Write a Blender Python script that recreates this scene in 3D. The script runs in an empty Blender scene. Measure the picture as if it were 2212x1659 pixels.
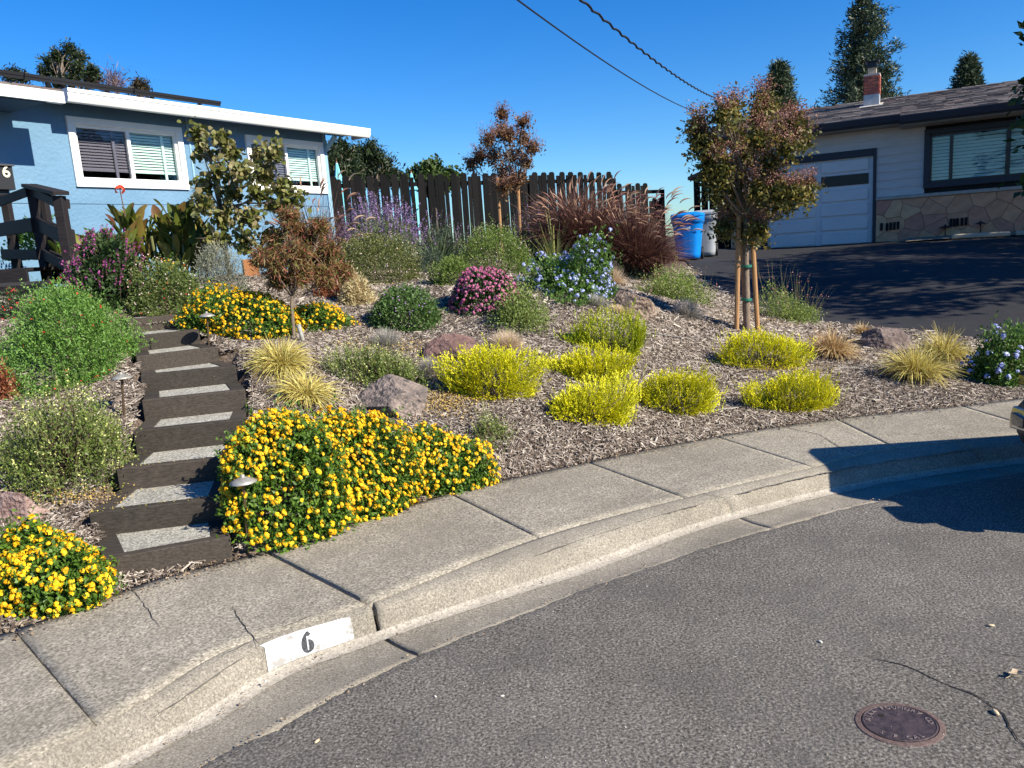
import bpy, bmesh, math, random
import numpy as np
from mathutils import Vector, Matrix
R = math.radians
rs = np.random.RandomState
S = bpy.context.scene
COL = S.collection
# ---------------------------------------------------------------- camera
EYE = np.array([0., 0., 1.75]); FPX = 1660.; CX, CY = 1106., 829.5
_p, _r = R(10.2), R(3.9)
FW = np.array([0, math.cos(_p), -math.sin(_p)])
_up0 = np.cross([1., 0, 0], FW)
RT = math.cos(_r)*np.array([1., 0, 0]) - math.sin(_r)*_up0
UP = math.sin(_r)*np.array([1., 0, 0]) + math.cos(_r)*_up0
cam = bpy.data.cameras.new('camera'); cam.sensor_width = 36; cam.lens = 36*FPX/2212.
cam.clip_start = 0.05; cam.clip_end = 3000
co = bpy.data.objects.new('camera', cam); COL.objects.link(co)
co.matrix_world = Matrix(((RT[0], UP[0], -FW[0], EYE[0]), (RT[1], UP[1], -FW[1], EYE[1]), (RT[2], UP[2], -FW[2], EYE[2]), (0, 0, 0, 1)))
S.camera = co
# ---------------------------------------------------------------- light
SUN_AZ, SUN_EL = R(122), R(35)
W = bpy.data.worlds.new('World'); S.world = W; W.use_nodes = True
nt = W.node_tree; bg = nt.nodes['Background']
sky = nt.nodes.new('ShaderNodeTexSky'); sky.sky_type = 'NISHITA'; sky.sun_disc = False
sky.sun_elevation = SUN_EL; sky.sun_rotation = SUN_AZ
sky.air_density = 1.0; sky.dust_density = 0.15; sky.ozone_density = 3.0; sky.altitude = 0
gm = nt.nodes.new('ShaderNodeGamma'); gm.inputs['Gamma'].default_value = 1.0
hs = nt.nodes.new('ShaderNodeHueSaturation'); hs.inputs['Saturation'].default_value = 1.42
mm = nt.nodes.new('ShaderNodeMix'); mm.data_type = 'RGBA'; mm.blend_type = 'MULTIPLY'; mm.inputs[0].default_value = 1; mm.inputs[7].default_value = (.68, .96, 1.28, 1)
nt.links.new(sky.outputs[0], hs.inputs['Color']); nt.links.new(hs.outputs[0], mm.inputs[6]); nt.links.new(mm.outputs[2], bg.inputs['Color'])
bg.inputs['Strength'].default_value = 0.072
sl = bpy.data.lights.new('sun', 'SUN'); sl.energy = 4.9; sl.angle = R(0.5); sl.color = (1, .92, .78)
so = bpy.data.objects.new('sun', sl); COL.objects.link(so)
sdir = Vector((math.sin(SUN_AZ)*math.cos(SUN_EL), math.cos(SUN_AZ)*math.cos(SUN_EL), math.sin(SUN_EL)))
so.rotation_euler = sdir.to_track_quat('Z', 'Y').to_euler()
so.location = (20, -10, 20)
S.view_settings.view_transform = 'Standard'; S.view_settings.look = 'None'
S.view_settings.gamma = 1; S.view_settings.exposure = 0.86; S.view_settings.use_curve_mapping = False
# ---------------------------------------------------------------- geometry helpers
def ray(x, y): return (x-CX)*RT-(y-CY)*UP+FPX*FW
def on_z(x, y, z):
    d = ray(x, y); return EYE+d*((z-EYE[2])/d[2])
def on_plane(x, y, P, n):
    d = ray(x, y); P = np.asarray(P, float); n = np.asarray(n, float)
    return EYE+d*(((P-EYE)@n)/(d@n))
def at(x, y, Y):
    d = ray(x, y); return EYE+d*(Y/d[1])
def proj(P):
    q = np.asarray(P, float)-EYE; d = q@FW
    return CX+FPX*(q@RT)/d, CY-FPX*(q@UP)/d
def nrm(v):
    v = np.asarray(v, float); return v/np.maximum(np.linalg.norm(v, axis=-1, keepdims=True), 1e-9)
def np_mesh(name, V, F, mats=None, rnd=None, mi=None, smooth=False):
    V = np.asarray(V, np.float32); F = np.asarray(F, np.int32)
    m = bpy.data.meshes.new(name); m.vertices.add(len(V)); m.vertices.foreach_set('co', V.ravel())
    k = F.shape[1]; m.loops.add(F.size); m.loops.foreach_set('vertex_index', F.ravel())
    m.polygons.add(len(F)); m.polygons.foreach_set('loop_start', np.arange(0, F.size, k, dtype=np.int32))
    m.polygons.foreach_set('loop_total', np.full(len(F), k, dtype=np.int32))
    if smooth: m.polygons.foreach_set('use_smooth', np.ones(len(F), bool))
    if mi is not None: m.polygons.foreach_set('material_index', np.asarray(mi, np.int32))
    if rnd is not None:
        a = m.attributes.new('rnd', 'FLOAT', 'FACE'); a.data.foreach_set('value', np.asarray(rnd, np.float32))
    for x in (mats if isinstance(mats, (list, tuple)) else [mats]): m.materials.append(x)
    m.update(calc_edges=True); return m
def tag(o, label=None, cat=None, group=None, kind=None):
    for k, v in (('label', label), ('category', cat), ('group', group), ('kind', kind)):
        if v: o[k] = v
    return o
def link(name, mesh, parent=None, loc=(0, 0, 0)):
    o = bpy.data.objects.new(name, mesh); COL.objects.link(o); o.location = loc
    if parent is not None: o.parent = parent
    return o
def thing(name, loc, label=None, cat=None, group=None, kind=None, rotz=0):
    o = bpy.data.objects.new(name, None); COL.objects.link(o); o.location = [float(a) for a in loc]
    o.rotation_euler = (0, 0, rotz); o.empty_display_size = .1
    return tag(o, label, cat, group, kind)
class MB:
    """collects polygons in world space, builds one mesh relative to its parent"""
    def __init__(s): s.v = []; s.f = []; s.m = []
    def add(s, vs, fs, m=0):
        b = len(s.v); s.v += [tuple(map(float, p)) for p in vs]
        s.f += [tuple(b+i for i in f) for f in fs]; s.m += [m]*len(fs); return s
    def obox(s, c, ax, ay, az, m=0, tap=1.):
        c = np.asarray(c, float); ax = np.asarray(ax, float); ay = np.asarray(ay, float); az = np.asarray(az, float)
        P = [c+(tap if k > 0 else 1)*(i*ax+j*ay)+k*az for k in (-1, 1) for (i, j) in ((-1, -1), (1, -1), (1, 1), (-1, 1))]
        return s.add(P, [(3, 2, 1, 0), (4, 5, 6, 7), (0, 1, 5, 4), (1, 2, 6, 5), (2, 3, 7, 6), (3, 0, 4, 7)], m)
    def box(s, c, size, m=0): return s.obox(c, (size[0]/2, 0, 0), (0, size[1]/2, 0), (0, 0, size[2]/2), m)
    def bar(s, a, b, w, h, m=0, upv=(0, 0, 1)):
        a = np.asarray(a, float); b = np.asarray(b, float); d = nrm(b-a); sd = np.cross(d, upv)
        if np.linalg.norm(sd) < 1e-3: sd = np.cross(d, (1, 0, 0))
        sd = nrm(sd); u = np.cross(sd, d); return s.obox((a+b)/2, (b-a)/2, sd*w/2, u*h/2, m)
    def tube(s, pts, rad, n=6, m=0, cap=True):
        pts = [np.asarray(p, float) for p in pts]
        rr = rad if hasattr(rad, '__len__') else [rad]*len(pts)
        b = []; prev = None
        for i, p in enumerate(pts):
            d = nrm(pts[min(i+1, len(pts)-1)]-pts[max(i-1, 0)])
            a = np.cross(d, (0, 0, 1) if abs(d[2]) < .95 else (1, 0, 0)) if prev is None else prev-d*(prev@d)
            a = nrm(a); prev = a; c = np.cross(d, a)
            b.append([p+rr[i]*(math.cos(t)*a+math.sin(t)*c) for t in np.arange(n)*2*math.pi/n])
        vs = [q for r_ in b for q in r_]; fs = []
        for i in range(len(pts)-1):
            for j in range(n): fs.append((i*n+j, i*n+(j+1) % n, (i+1)*n+(j+1) % n, (i+1)*n+j))
        if cap: fs += [tuple(range(n))[::-1], tuple((len(pts)-1)*n+j for j in range(n))]
        return s.add(vs, fs, m)
    def lathe(s, c, prof, n=20, m=0, ax=(0, 0, 1), ex=(1, 0, 0), sx=1, sy=1):
        c = np.asarray(c, float); ax = nrm(ax); ex = nrm(np.asarray(ex, float)-ax*(np.asarray(ex, float)@ax)); ey = np.cross(ax, ex)
        vs = []; fs = []
        for (r_, h) in prof:
            vs += [c+ax*h+r_*(sx*math.cos(t)*ex+sy*math.sin(t)*ey) for t in np.arange(n)*2*math.pi/n]
        for i in range(len(prof)-1):
            for j in range(n): fs.append((i*n+j, i*n+(j+1) % n, (i+1)*n+(j+1) % n, (i+1)*n+j))
        fs += [tuple(range(n))[::-1], tuple((len(prof)-1)*n+j for j in range(n))]
        return s.add(vs, fs, m)
    def prism(s, poly, ext, m=0):
        n = len(poly); P = [np.asarray(p, float) for p in poly]; e = np.asarray(ext, float)
        return s.add(P+[p+e for p in P], [tuple(range(n))[::-1], tuple(range(n, 2*n))]+[(i, (i+1) % n, n+(i+1) % n, n+i) for i in range(n)], m)
    def build(s, name, mats, parent=None, bevel=0, smooth=False, label=None, kind=None, origin=None, seg=1):
        o0 = np.zeros(3)
        if parent is not None:
            q = parent
            while q is not None: o0 = o0+np.array(q.location[:]); q = q.parent
        loc = np.zeros(3)
        if origin is not None: loc = np.asarray(origin, float)-o0
        me = bpy.data.meshes.new(name)
        me.from_pydata([tuple(np.asarray(v)-o0-loc) for v in s.v], [], s.f)
        for x in (mats if isinstance(mats, (list, tuple)) else [mats]): me.materials.append(x)
        for p, i in zip(me.polygons, s.m): p.material_index = i; p.use_smooth = smooth
        bm = bmesh.new(); bm.from_mesh(me); bmesh.ops.recalc_face_normals(bm, faces=bm.faces)
        if bevel:
            bmesh.ops.bevel(bm, geom=[e for e in bm.edges if e.is_manifold and e.calc_face_angle(0) > .5], offset=bevel, segments=seg, affect='EDGES', profile=.6)
        bm.to_mesh(me); bm.free()
        o = link(name, me, parent, loc)
        if label: o['label'] = label
        if kind: o['kind'] = kind
        return o
# ---------------------------------------------------------------- materials
MATS = {}
def mat(name, col, rough=.7, metal=0, spec=.4, noise=None, bump=None, col2=None, fac=(.35, .65), sc=(1, 1, 1), extra=None, coat=0):
    """noise=(scale,detail), bump=(scale,strength,distance)"""
    if name in MATS: return MATS[name]
    m = bpy.data.materials.new(name); m.use_nodes = True; t = m.node_tree; N = t.nodes; L = t.links; b = N['Principled BSDF']
    b.inputs['Roughness'].default_value = rough; b.inputs['Metallic'].default_value = metal
    b.inputs['Specular IOR Level'].default_value = spec; b.inputs['Coat Weight'].default_value = coat
    b.inputs['Base Color'].default_value = (*col, 1)
    tc = N.new('ShaderNodeTexCoord'); mp = N.new('ShaderNodeMapping'); mp.inputs['Scale'].default_value = sc
    L.new(tc.outputs['Object'], mp.inputs[0])
    if noise:
        n = N.new('ShaderNodeTexNoise'); n.inputs['Scale'].default_value = noise[0]; n.inputs['Detail'].default_value = noise[1]; n.inputs['Roughness'].default_value = .65
        L.new(mp.outputs[0], n.inputs['Vector'])
        r = N.new('ShaderNodeValToRGB'); r.color_ramp.elements[0].position = fac[0]; r.color_ramp.elements[1].position = fac[1]
        r.color_ramp.elements[0].color = (*col, 1); r.color_ramp.elements[1].color = (*(col2 or col), 1)
        L.new(n.outputs[0], r.inputs[0]); L.new(r.outputs[0], b.inputs['Base Color'])
    if bump:
        n2 = N.new('ShaderNodeTexNoise'); n2.inputs['Scale'].default_value = bump[0]; n2.inputs['Detail'].default_value = 5
        L.new(mp.outputs[0], n2.inputs['Vector'])
        bp = N.new('ShaderNodeBump'); bp.inputs['Strength'].default_value = bump[1]; bp.inputs['Distance'].default_value = bump[2]
        L.new(n2.outputs[0], bp.inputs['Height']); L.new(bp.outputs[0], b.inputs['Normal'])
    MATS[name] = m; return m
def leafmat(name, cols, trans=.35, rough=.5, spec=.35):
    """cols: list of colours, chosen by the per-leaf random attribute"""
    if name in MATS: return MATS[name]
    m = bpy.data.materials.new(name); m.use_nodes = True; t = m.node_tree; N = t.nodes; L = t.links; b = N['Principled BSDF']
    a = N.new('ShaderNodeAttribute'); a.attribute_name = 'rnd'; r = N.new('ShaderNodeValToRGB'); e = r.color_ramp.elements
    n = len(cols); e[0].position = 0; e[0].color = (*cols[0], 1); e[1].position = 1; e[1].color = (*cols[-1], 1)
    for i in range(1, n-1):
        q = e.new(i/(n-1)); q.color = (*cols[i], 1)
    L.new(a.outputs['Fac'], r.inputs[0])
    b.inputs['Roughness'].default_value = rough; b.inputs['Specular IOR Level'].default_value = spec
    L.new(r.outputs[0], b.inputs['Base Color'])
    if trans > 0:
        tr = N.new('ShaderNodeBsdfTranslucent'); mx = N.new('ShaderNodeMixShader'); mx.inputs[0].default_value = trans
        L.new(r.outputs[0], tr.inputs['Color']); L.new(b.outputs[0], mx.inputs[1]); L.new(tr.outputs[0], mx.inputs[2])
        L.new(mx.outputs[0], N['Material Output'].inputs['Surface'])
    MATS[name] = m; return m
def speckle(name, base, dark, light, s1, s2, rough=.9, stain=None, bumpd=.003, patch=.5, cracks=False):
    """fine two-scale speckled mineral surface (concrete, asphalt)"""
    m = bpy.data.materials.new(name); m.use_nodes = True; t = m.node_tree; N = t.nodes; L = t.links; b = N['Principled BSDF']
    b.inputs['Roughness'].default_value = rough; b.inputs['Specular IOR Level'].default_value = .25
    tc = N.new('ShaderNodeTexCoord'); O = tc.outputs['Object']
    def noise(s, d=3, r_=.6):
        n = N.new('ShaderNodeTexNoise'); n.inputs['Scale'].default_value = s; n.inputs['Detail'].default_value = d; n.inputs['Roughness'].default_value = r_
        L.new(O, n.inputs['Vector']); return n.outputs[0]
    def ramp(src, stops):
        r = N.new('ShaderNodeValToRGB'); e = r.color_ramp.elements
        e[0].position, e[0].color = stops[0][0], (*stops[0][1], 1); e[1].position, e[1].color = stops[-1][0], (*stops[-1][1], 1)
        for p, c in stops[1:-1]: q = e.new(p); q.color = (*c, 1)
        L.new(src, r.inputs[0]); return r.outputs[0]
    def mix(a, c, f, mode='MIX'):
        x = N.new('ShaderNodeMix'); x.data_type = 'RGBA'; x.blend_type = mode
        if isinstance(f, float): x.inputs[0].default_value = f
        else: L.new(f, x.inputs[0])
        for i, v in ((6, a), (7, c)):
            if isinstance(v, tuple): x.inputs[i].default_value = (*v, 1)
            else: L.new(v, x.inputs[i])
        return x.outputs[2]
    c = ramp(noise(s1, 2, .5), [(.3, dark), (.5, base), (.72, light)])
    vo = N.new('ShaderNodeTexVoronoi'); vo.inputs['Scale'].default_value = s2; L.new(O, vo.inputs['Vector'])
    sp = ramp(vo.outputs['Color'], [(0, (0.55,)*3), (.5, (1,)*3), (.93, (1.15,)*3), (1, (2.2,)*3)])
    c = mix(c, sp, 1.0, 'MULTIPLY')
    big = ramp(noise(.7, 6, .65), [(.3, (1-patch*.45,)*3), (.7, (1+patch*.25,)*3)])
    c = mix(c, big, 1.0, 'MULTIPLY')
    mid = ramp(noise(6, 4, .6), [(.3, (.88,)*3), (.7, (1.08,)*3)]); c = mix(c, mid, 1.0, 'MULTIPLY')
    if stain:
        c = mix(c, stain, ramp(noise(1.6, 7, .7), [(.5, (0,)*3), (.72, (.75,)*3)]))
    L.new(c, b.inputs['Base Color'])
    bp = N.new('ShaderNodeBump'); bp.inputs['Strength'].default_value = .7; bp.inputs['Distance'].default_value = bumpd
    L.new(noise(s1*.7, 3, .6), bp.inputs['Height']); L.new(bp.outputs[0], b.inputs['Normal'])
    MATS[name] = m; return m
def wood(name, c1, c2, rough=.88, grain=(3, 60, 60)):
    """grain runs along object X by default"""
    return mat(name, c1, rough=rough, spec=.12, noise=(2.2, 8), col2=c2, fac=(.3, .7), sc=grain, bump=(3, .5, .004))
M_conc = speckle('concrete_walk', (.30, .268, .212), (.165, .148, .118), (.47, .425, .345), 85, 120, stain=(.20, .178, .138), patch=.6)
M_kerb = speckle('concrete_kerb', (.28, .25, .20), (.18, .16, .128), (.39, .352, .285), 110, 240, stain=(.18, .16, .125), patch=.7, bumpd=.002)
M_pan = speckle('concrete_gutter', (.285, .25, .195), (.16, .142, .112), (.46, .41, .33), 85, 130, stain=(.17, .15, .12), patch=.7)
M_silt = speckle('silt', (.36, .325, .27), (.29, .26, .215), (.43, .395, .335), 60, 200, patch=.4, bumpd=.001)
M_asph = speckle('asphalt', (.150, .136, .117), (.055, .05, .044), (.29, .27, .235), 95, 120, stain=(.085, .08, .075), patch=.6, bumpd=.008)
M_drive = speckle('driveway_sealcoat', (.030, .030, .033), (.018, .018, .02), (.045, .045, .05), 120, 190, stain=(.024, .024, .026), patch=.5, bumpd=.002)
M_soil = speckle('mulch_soil', (.13, .095, .07), (.045, .032, .025), (.26, .205, .16), 60, 90, stain=(.17, .12, .085), patch=.4, bumpd=.02)
M_timb = wood('stained_timber', (.026, .0225, .019), (.072, .062, .052))
M_timb2 = wood('stained_timber_worn', (.032, .027, .022), (.092, .077, .064))
M_blackw = wood('black_stained_wood', (.014, .012, .013), (.035, .03, .031), rough=.6)
M_fence = wood('weathered_fence', (.0035, .0035, .004), (.008, .008, .0085), grain=(60, 60, 3))
M_fence2 = wood('weathered_fence_light', (.005, .005, .0055), (.014, .0132, .013), grain=(60, 60, 3))
M_stake = wood('stake_wood', (.30, .155, .07), (.46, .27, .13), grain=(50, 50, 2))
M_bark = mat('bark', (.13, .095, .07), .85, noise=(20, 5), col2=(.28, .22, .17), sc=(4, 4, 1), bump=(30, .6, .01))
M_barkp = mat('bark_pale', (.30, .24, .18), .8, noise=(15, 5), col2=(.5, .43, .34), sc=(4, 4, 1), bump=(30, .5, .006))
M_white = mat('white_paint', (.78, .78, .76), .45, noise=(3, 4), col2=(.84, .84, .82))
M_black = mat('black_metal', (.012, .012, .014), .45, spec=.5)
M_stucco = mat('blue_stucco', (.125, .235, .35), .9, spec=.15, noise=(1.2, 8), col2=(.155, .275, .395), bump=(22, .6, .022))
M_bluetrim = mat('pale_blue_trim', (.24, .40, .52), .6)
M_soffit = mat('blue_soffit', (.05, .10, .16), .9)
M_glass = mat('window_glass', (.03, .04, .045), .04, spec=.8)
def glass(name, tint, a=.35):
    if name in MATS: return MATS[name]
    m = bpy.data.materials.new(name); m.use_nodes = True; t = m.node_tree; N = t.nodes; L = t.links
    g = N.new('ShaderNodeBsdfGlossy'); g.inputs['Roughness'].default_value = .02
    tr = N.new('ShaderNodeBsdfTransparent'); tr.inputs['Color'].default_value = (*tint, 1)
    fr = N.new('ShaderNodeFresnel'); ge = N.new('ShaderNodeNewGeometry'); ma = N.new('ShaderNodeMath'); ma.operation = 'MULTIPLY_ADD'
    L.new(ge.outputs['Backfacing'], ma.inputs[0]); ma.inputs[1].default_value = 1/1.5-1.5; ma.inputs[2].default_value = 1.5; L.new(ma.outputs[0], fr.inputs[0])
    mx = N.new('ShaderNodeMixShader'); L.new(fr.outputs[0], mx.inputs[0]); L.new(tr.outputs[0], mx.inputs[1]); L.new(g.outputs[0], mx.inputs[2])
    L.new(mx.outputs[0], N['Material Output'].inputs['Surface']); MATS[name] = m; return m
M_pane = glass('clear_glass', (.88, .97, .95)); M_screen = glass('insect_screen', (.62, .62, .66))
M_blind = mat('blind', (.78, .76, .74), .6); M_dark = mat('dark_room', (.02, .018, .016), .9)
M_shin = mat('asphalt_shingle', (.10, .088, .085), .95, noise=(60, 3), col2=(.17, .155, .15), bump=(200, .5, .004))
SH = [mat('shingle_%s' % n, c, .95, noise=(90, 3), col2=tuple(x*1.35 for x in c), bump=(200, .5, .003)) for n, c in (('grey', (.105, .09, .085)), ('brown', (.12, .095, .085)), ('pale', (.145, .128, .12)), ('dark', (.075, .066, .064)))]
# ---------------------------------------------------------------- street lines (six lofted curves)
# stations: back of walk, inner kerb line, kerb top edge, flow line, silt edge, pan edge
ST = {
 'back': [((30, 1360), .15), ((330, 1253), .15), ((570, 1190), .15), ((970, 1065), .15), ((1268, 998), .15), ((1545, 943), .15), ((1805, 905), .15), ((2075, 877), .15)],
 'inner': [((205, 1563), .145), ((490, 1400), .15), ((792, 1303), .15), ((1160, 1160), .15), ((1475, 1074), .15), ((1752, 1008), .15), ((1935, 968), .15), ((2260, 932), .15)],
 'top': [((262, 1590), .09), ((572, 1398), .125), ((803, 1322), .125), ((1190, 1192), .125), ((1528, 1086), .125), ((1790, 1019), .125), ((1972, 988), .125), ((2300, 944), .125)],
 'flow': [((330, 1612), .02), ((582, 1462), .015), ((812, 1374), .015), ((1205, 1245), .015), ((1550, 1124), .015), ((1815, 1058), .015), ((2000, 1024), .015), ((2330, 977), .015)],
 'pan': [((455, 1657), .03), ((690, 1525), .03), ((905, 1420), .03), ((1310, 1262), .03), ((1640, 1152), .03), ((1880, 1088), .03), ((2060, 1047), .03), ((2370, 997), .03)]}
LINE = {}
for k, L_ in ST.items():
    P = np.array([on_z(p[0], p[1], z) for p, z in L_])
    a = P[0]-P[1]; b = P[-1]-P[-2]
    if k == 'pan': pass
    a = nrm(P[0]-P[2]); b = nrm(P[-1]-P[-3])
    pre = [P[0]+a*np.array([1, 1, 0])*d for d in (6., 3., 1.)]; post = [P[-1]+b*np.array([1, 1, 0])*d for d in (1., 3., 6., 12.)]
    LINE[k] = np.array(pre+list(P)+post)          # index 3 is station 0
def crv(k, s):
    """Catmull-Rom on line k, s in station units (0..7, beyond is extrapolated)"""
    P = LINE[k]; x = min(max(s+3, 0), len(P)-1.0001); i = int(x); t = x-i
    p0, p1, p2, p3 = P[max(i-1, 0)], P[i], P[min(i+1, len(P)-1)], P[min(i+2, len(P)-1)]
    return .5*((2*p1)+(-p0+p2)*t+(2*p0-5*p1+4*p2-p3)*t*t+(-p0+3*p1-3*p2+p3)*t**3)
BK = np.array([crv('back', s) for s in np.arange(-3, 11, .1)])
def back_y(x): return np.interp(x, BK[:, 0], BK[:, 1])
# timber step fronts: right end, left end of each top edge, photo y of the riser foot
SP = [((496.4, 1159), (216, 1210), 1207.4), ((481, 1074.3), (190.5, 1109.6), 1121), ((491, 988), (250, 1013.5), 1031.8), ((525, 905.5), (286.7, 931.5), 952), ((527.7, 841.6), (305, 865), 883),
      ((508, 789.7), (302, 810.5), 824.3), ((470, 748.9), (293.6, 770), 779.3), ((430, 710.9), (285, 726.8), 741.3), ((381, 679), (272.8, 690), 706.7)]
_z = .15; STP = []
for rp_, lp_, yb_ in SP:
    Pb = on_z(rp_[0]+1, yb_, _z); Pt = at(rp_[0], rp_[1], Pb[1]); STP.append((Pt, on_z(lp_[0], lp_[1], Pt[2]), _z, Pt[2])); _z = Pt[2]
# ---------------------------------------------------------------- terrain (thin plate through measured spots)
CTRL = []
for s in np.arange(-3, 10.01, .5): CTRL.append(crv('back', s)-np.array([0, 0, .03]))
for x, y, z in ((0, 1200, .28), (0, 1080, .48), (0, 850, .95), (0, 640, 1.52), (150, 640, 1.53),
        (600, 740, 1.08), (740, 735, .99), (740, 1000, .33), (850, 900, .52), (850, 800, .76), (850, 730, .97),
        (900, 650, 1.22), (930, 600, 1.4), (1050, 950, .36), (1050, 880, .5), (1050, 800, .72), (1050, 700, 1.0), (1150, 640, 1.2), (1300, 920, .32), (1300, 840, .5), (1300, 760, .72), (1300, 680, .98),
        (1500, 900, .24), (1500, 800, .46), (1500, 730, .65), (1450, 690, .82), (1400, 640, .98), (1600, 718, .64), (1600, 850, .30), (1750, 780, .38), (1770, 700, .46), (1880, 712, .42), (1990, 722, .38),
        (1850, 760, .36), (1950, 830, .24), (2150, 810, .22), (2120, 745, .32), (1620, 660, .68), (1540, 625, .82), (1490, 560, 1.19), (1660, 540, 1.2), (1884, 524, 1.22), (2050, 522, 1.2), (2212, 512, 1.2), (1900, 600, .86), (2150, 620, .72), (1700, 600, .88)):
    CTRL.append(on_z(x, y, z))
for x, y, z in ((-3.8, 16.3, 1.55), (0, 18.2, 1.5), (3, 20.3, 1.45), (-2, 13, 1.5), (1, 14, 1.45), (-5, 12, 1.58), (-8, 10, 1.6), (-10, 7, 1.5), (-14, 12, 1.6), (-8, 20, 1.6), (0, 26, 1.4), (8, 26, 1.3), (16, 24, 1.3), (22, 14, 1.0), (18, 9, .4), (12, 7.5, .2), (26, 20, 1.3),
                (-4, 34, 1.4), (20, 34, 1.2), (-20, 30, 1.5), (9, 8.2, .2)):
    CTRL.append(np.array([x, y, z]))
for Pr_, Pl_, z0_, z1_ in STP:
    e_ = nrm(Pr_-Pl_)*[1, 1, 0]; CTRL.append(np.array([Pr_[0], Pr_[1], z0_+.05])+e_*.06); CTRL.append(np.array([Pl_[0], Pl_[1], z0_+.05])-e_*.06)
    CTRL.append(np.array([Pr_[0], Pr_[1], z0_+.03])+e_*.45); CTRL.append(np.array([Pl_[0], Pl_[1], z0_+.03])-e_*.5)
CTRL = np.array(CTRL)
def _tps(r2): return np.where(r2 > 1e-9, r2*np.log(np.maximum(r2, 1e-12)), 0)
_n = len(CTRL); _d2 = ((CTRL[:, None, :2]-CTRL[None, :, :2])**2).sum(-1)
_A = np.zeros((_n+3, _n+3)); _A[:_n, :_n] = _tps(_d2)+np.eye(_n)*.12; _A[:_n, _n] = 1; _A[:_n, _n+1:] = CTRL[:, :2]; _A[_n:, :_n] = _A[:_n, _n:].T
_w = np.linalg.solve(_A, np.concatenate([CTRL[:, 2], [0, 0, 0]]))
def gz(X, Y):
    X = np.atleast_1d(np.asarray(X, float)); Y = np.atleast_1d(np.asarray(Y, float)); sh = X.shape; x = X.ravel(); y = Y.ravel()
    out = np.empty(len(x))
    for a in range(0, len(x), 20000):
        q = slice(a, a+20000); d2 = (x[q, None]-CTRL[None, :, 0])**2+(y[q, None]-CTRL[None, :, 1])**2
        out[q] = _tps(d2)@_w[:_n]+_w[_n]+_w[_n+1]*x[q]+_w[_n+2]*y[q]
    return out.reshape(sh)
def g1(x, y): return float(gz(x, y)[0])
def hit(x, y):
    """where the sight line through a photo point meets the terrain"""
    d = ray(x, y); T = np.linspace(3.2, 34, 1200)/d[1]; P = EYE[None]+d[None]*T[:, None]
    z = gz(P[:, 0], P[:, 1]); ok = P[:, 2] < z; lim = np.where(P[:, 0] < 4.5, 16.35+(P[:, 0]+3.78)*.581-.75, 40.)
    k = np.argmax(ok | (P[:, 1] > lim))
    if not (ok | (P[:, 1] > lim)).any(): k = len(P)-1
    return P[k]
# ================================================================ GROUND, ROAD, WALK
def sheet(name, V, F, m, kind='structure', smooth=False):
    return tag(link(name, np_mesh(name, V, F, m, smooth=smooth)), kind=kind)
sheet('ground', [(-900, -900, -.12), (900, -900, -.12), (900, 900, -.12), (-900, 900, -.12)], [(0, 1, 2, 3)], M_soil)
# road: from the gutter pan edge back past the camera
rg = rs(5); ss = np.arange(-2.9, 10.5, .02); V = []; nrow = 26
jag = np.convolve(rg.randn(len(ss)), np.ones(3)/3, 'same')*.008+np.interp(ss, np.arange(-3, 11, .35), rg.randn(40)*.012)
for i, s in enumerate(ss):
    P = crv('pan', s); q = np.array([.25, -1.]); q /= np.linalg.norm(q)
    for j in range(nrow):
        t = 0 if j == 0 else .03*1.42**j
        z = .044 if j > 0 else .036
        V.append((P[0]+q[0]*(t+jag[i]), P[1]+q[1]*(t+jag[i]), z-.002*min(t, 3)))
F = [(i*nrow+j, (i+1)*nrow+j, (i+1)*nrow+j+1, i*nrow+j+1) for i in range(len(ss)-1) for j in range(nrow-1)]
sheet('road', V, F, M_asph, smooth=True)
# walk slabs and kerb slabs
walk = thing('sidewalk', (0, 0, 0), kind='structure')
def loft(name, keys, s0, s1, m, parent, subs, gap=.006, g0=None, g1_=None, wob=.004, seed=0, zfun=None, skirt=.12, n=28, mi=None):
    g = rs(seed); rows = []
    sv = np.linspace(s0, s1, n)
    w0 = np.convolve(g.randn(60), np.ones(5)/5, 'same')*wob; w1 = np.convolve(g.randn(60), np.ones(5)/5, 'same')*wob
    prof = []
    for a, b, k in subs:
        for t in np.linspace(0, 1.012 if b == 'inner' else 1, k+1)[(0 if not prof else 1):]: prof.append((a, b, t))
    for i, s in enumerate(sv):
        row = []
        for c, (a, b, t) in enumerate(prof):
            e = 0
            A = crv(a, s)*(1-t)+crv(b, s)*t
            d = nrm(crv(a, s+.02)-crv(a, s-.02))
            if i == 0: A = A+d*((g0 or gap)+w0[c % 60])
            if i == n-1: A = A-d*((g1_ or gap)+w1[c % 60])
            if zfun: A[2] += zfun(s, c, t, a)
            row.append(A)
        rows.append(row)
    k = len(prof); V = [p for r_ in rows for p in r_]; F = [(i*k+j, (i+1)*k+j, (i+1)*k+j+1, i*k+j+1) for i in range(n-1) for j in range(k-1)]
    # skirts all round
    ring = [j for j in range(k)]+[i*k+k-1 for i in range(1, n)]+[(n-1)*k+j for j in range(k-2, -1, -1)]+[i*k for i in range(n-2, 0, -1)]
    b = len(V); V += [V[i]-np.array([0, 0, skirt]) for i in ring]; q = len(ring)
    F += [(ring[i], ring[(i+1) % q], b+(i+1) % q, b+i) for i in range(q)]
    V = np.array(V); me = np_mesh(name, V, F, m)
    o = link(name, me, parent); return o
bays = [-2.6, -1.3, 0, 2, 3, 4, 5, 6, 7, 8.2, 9.4]
gaps = {2: .011, 3: .007, 4: .007, 0: .003, 5: .004, 6: .004, 7: .005}
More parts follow.
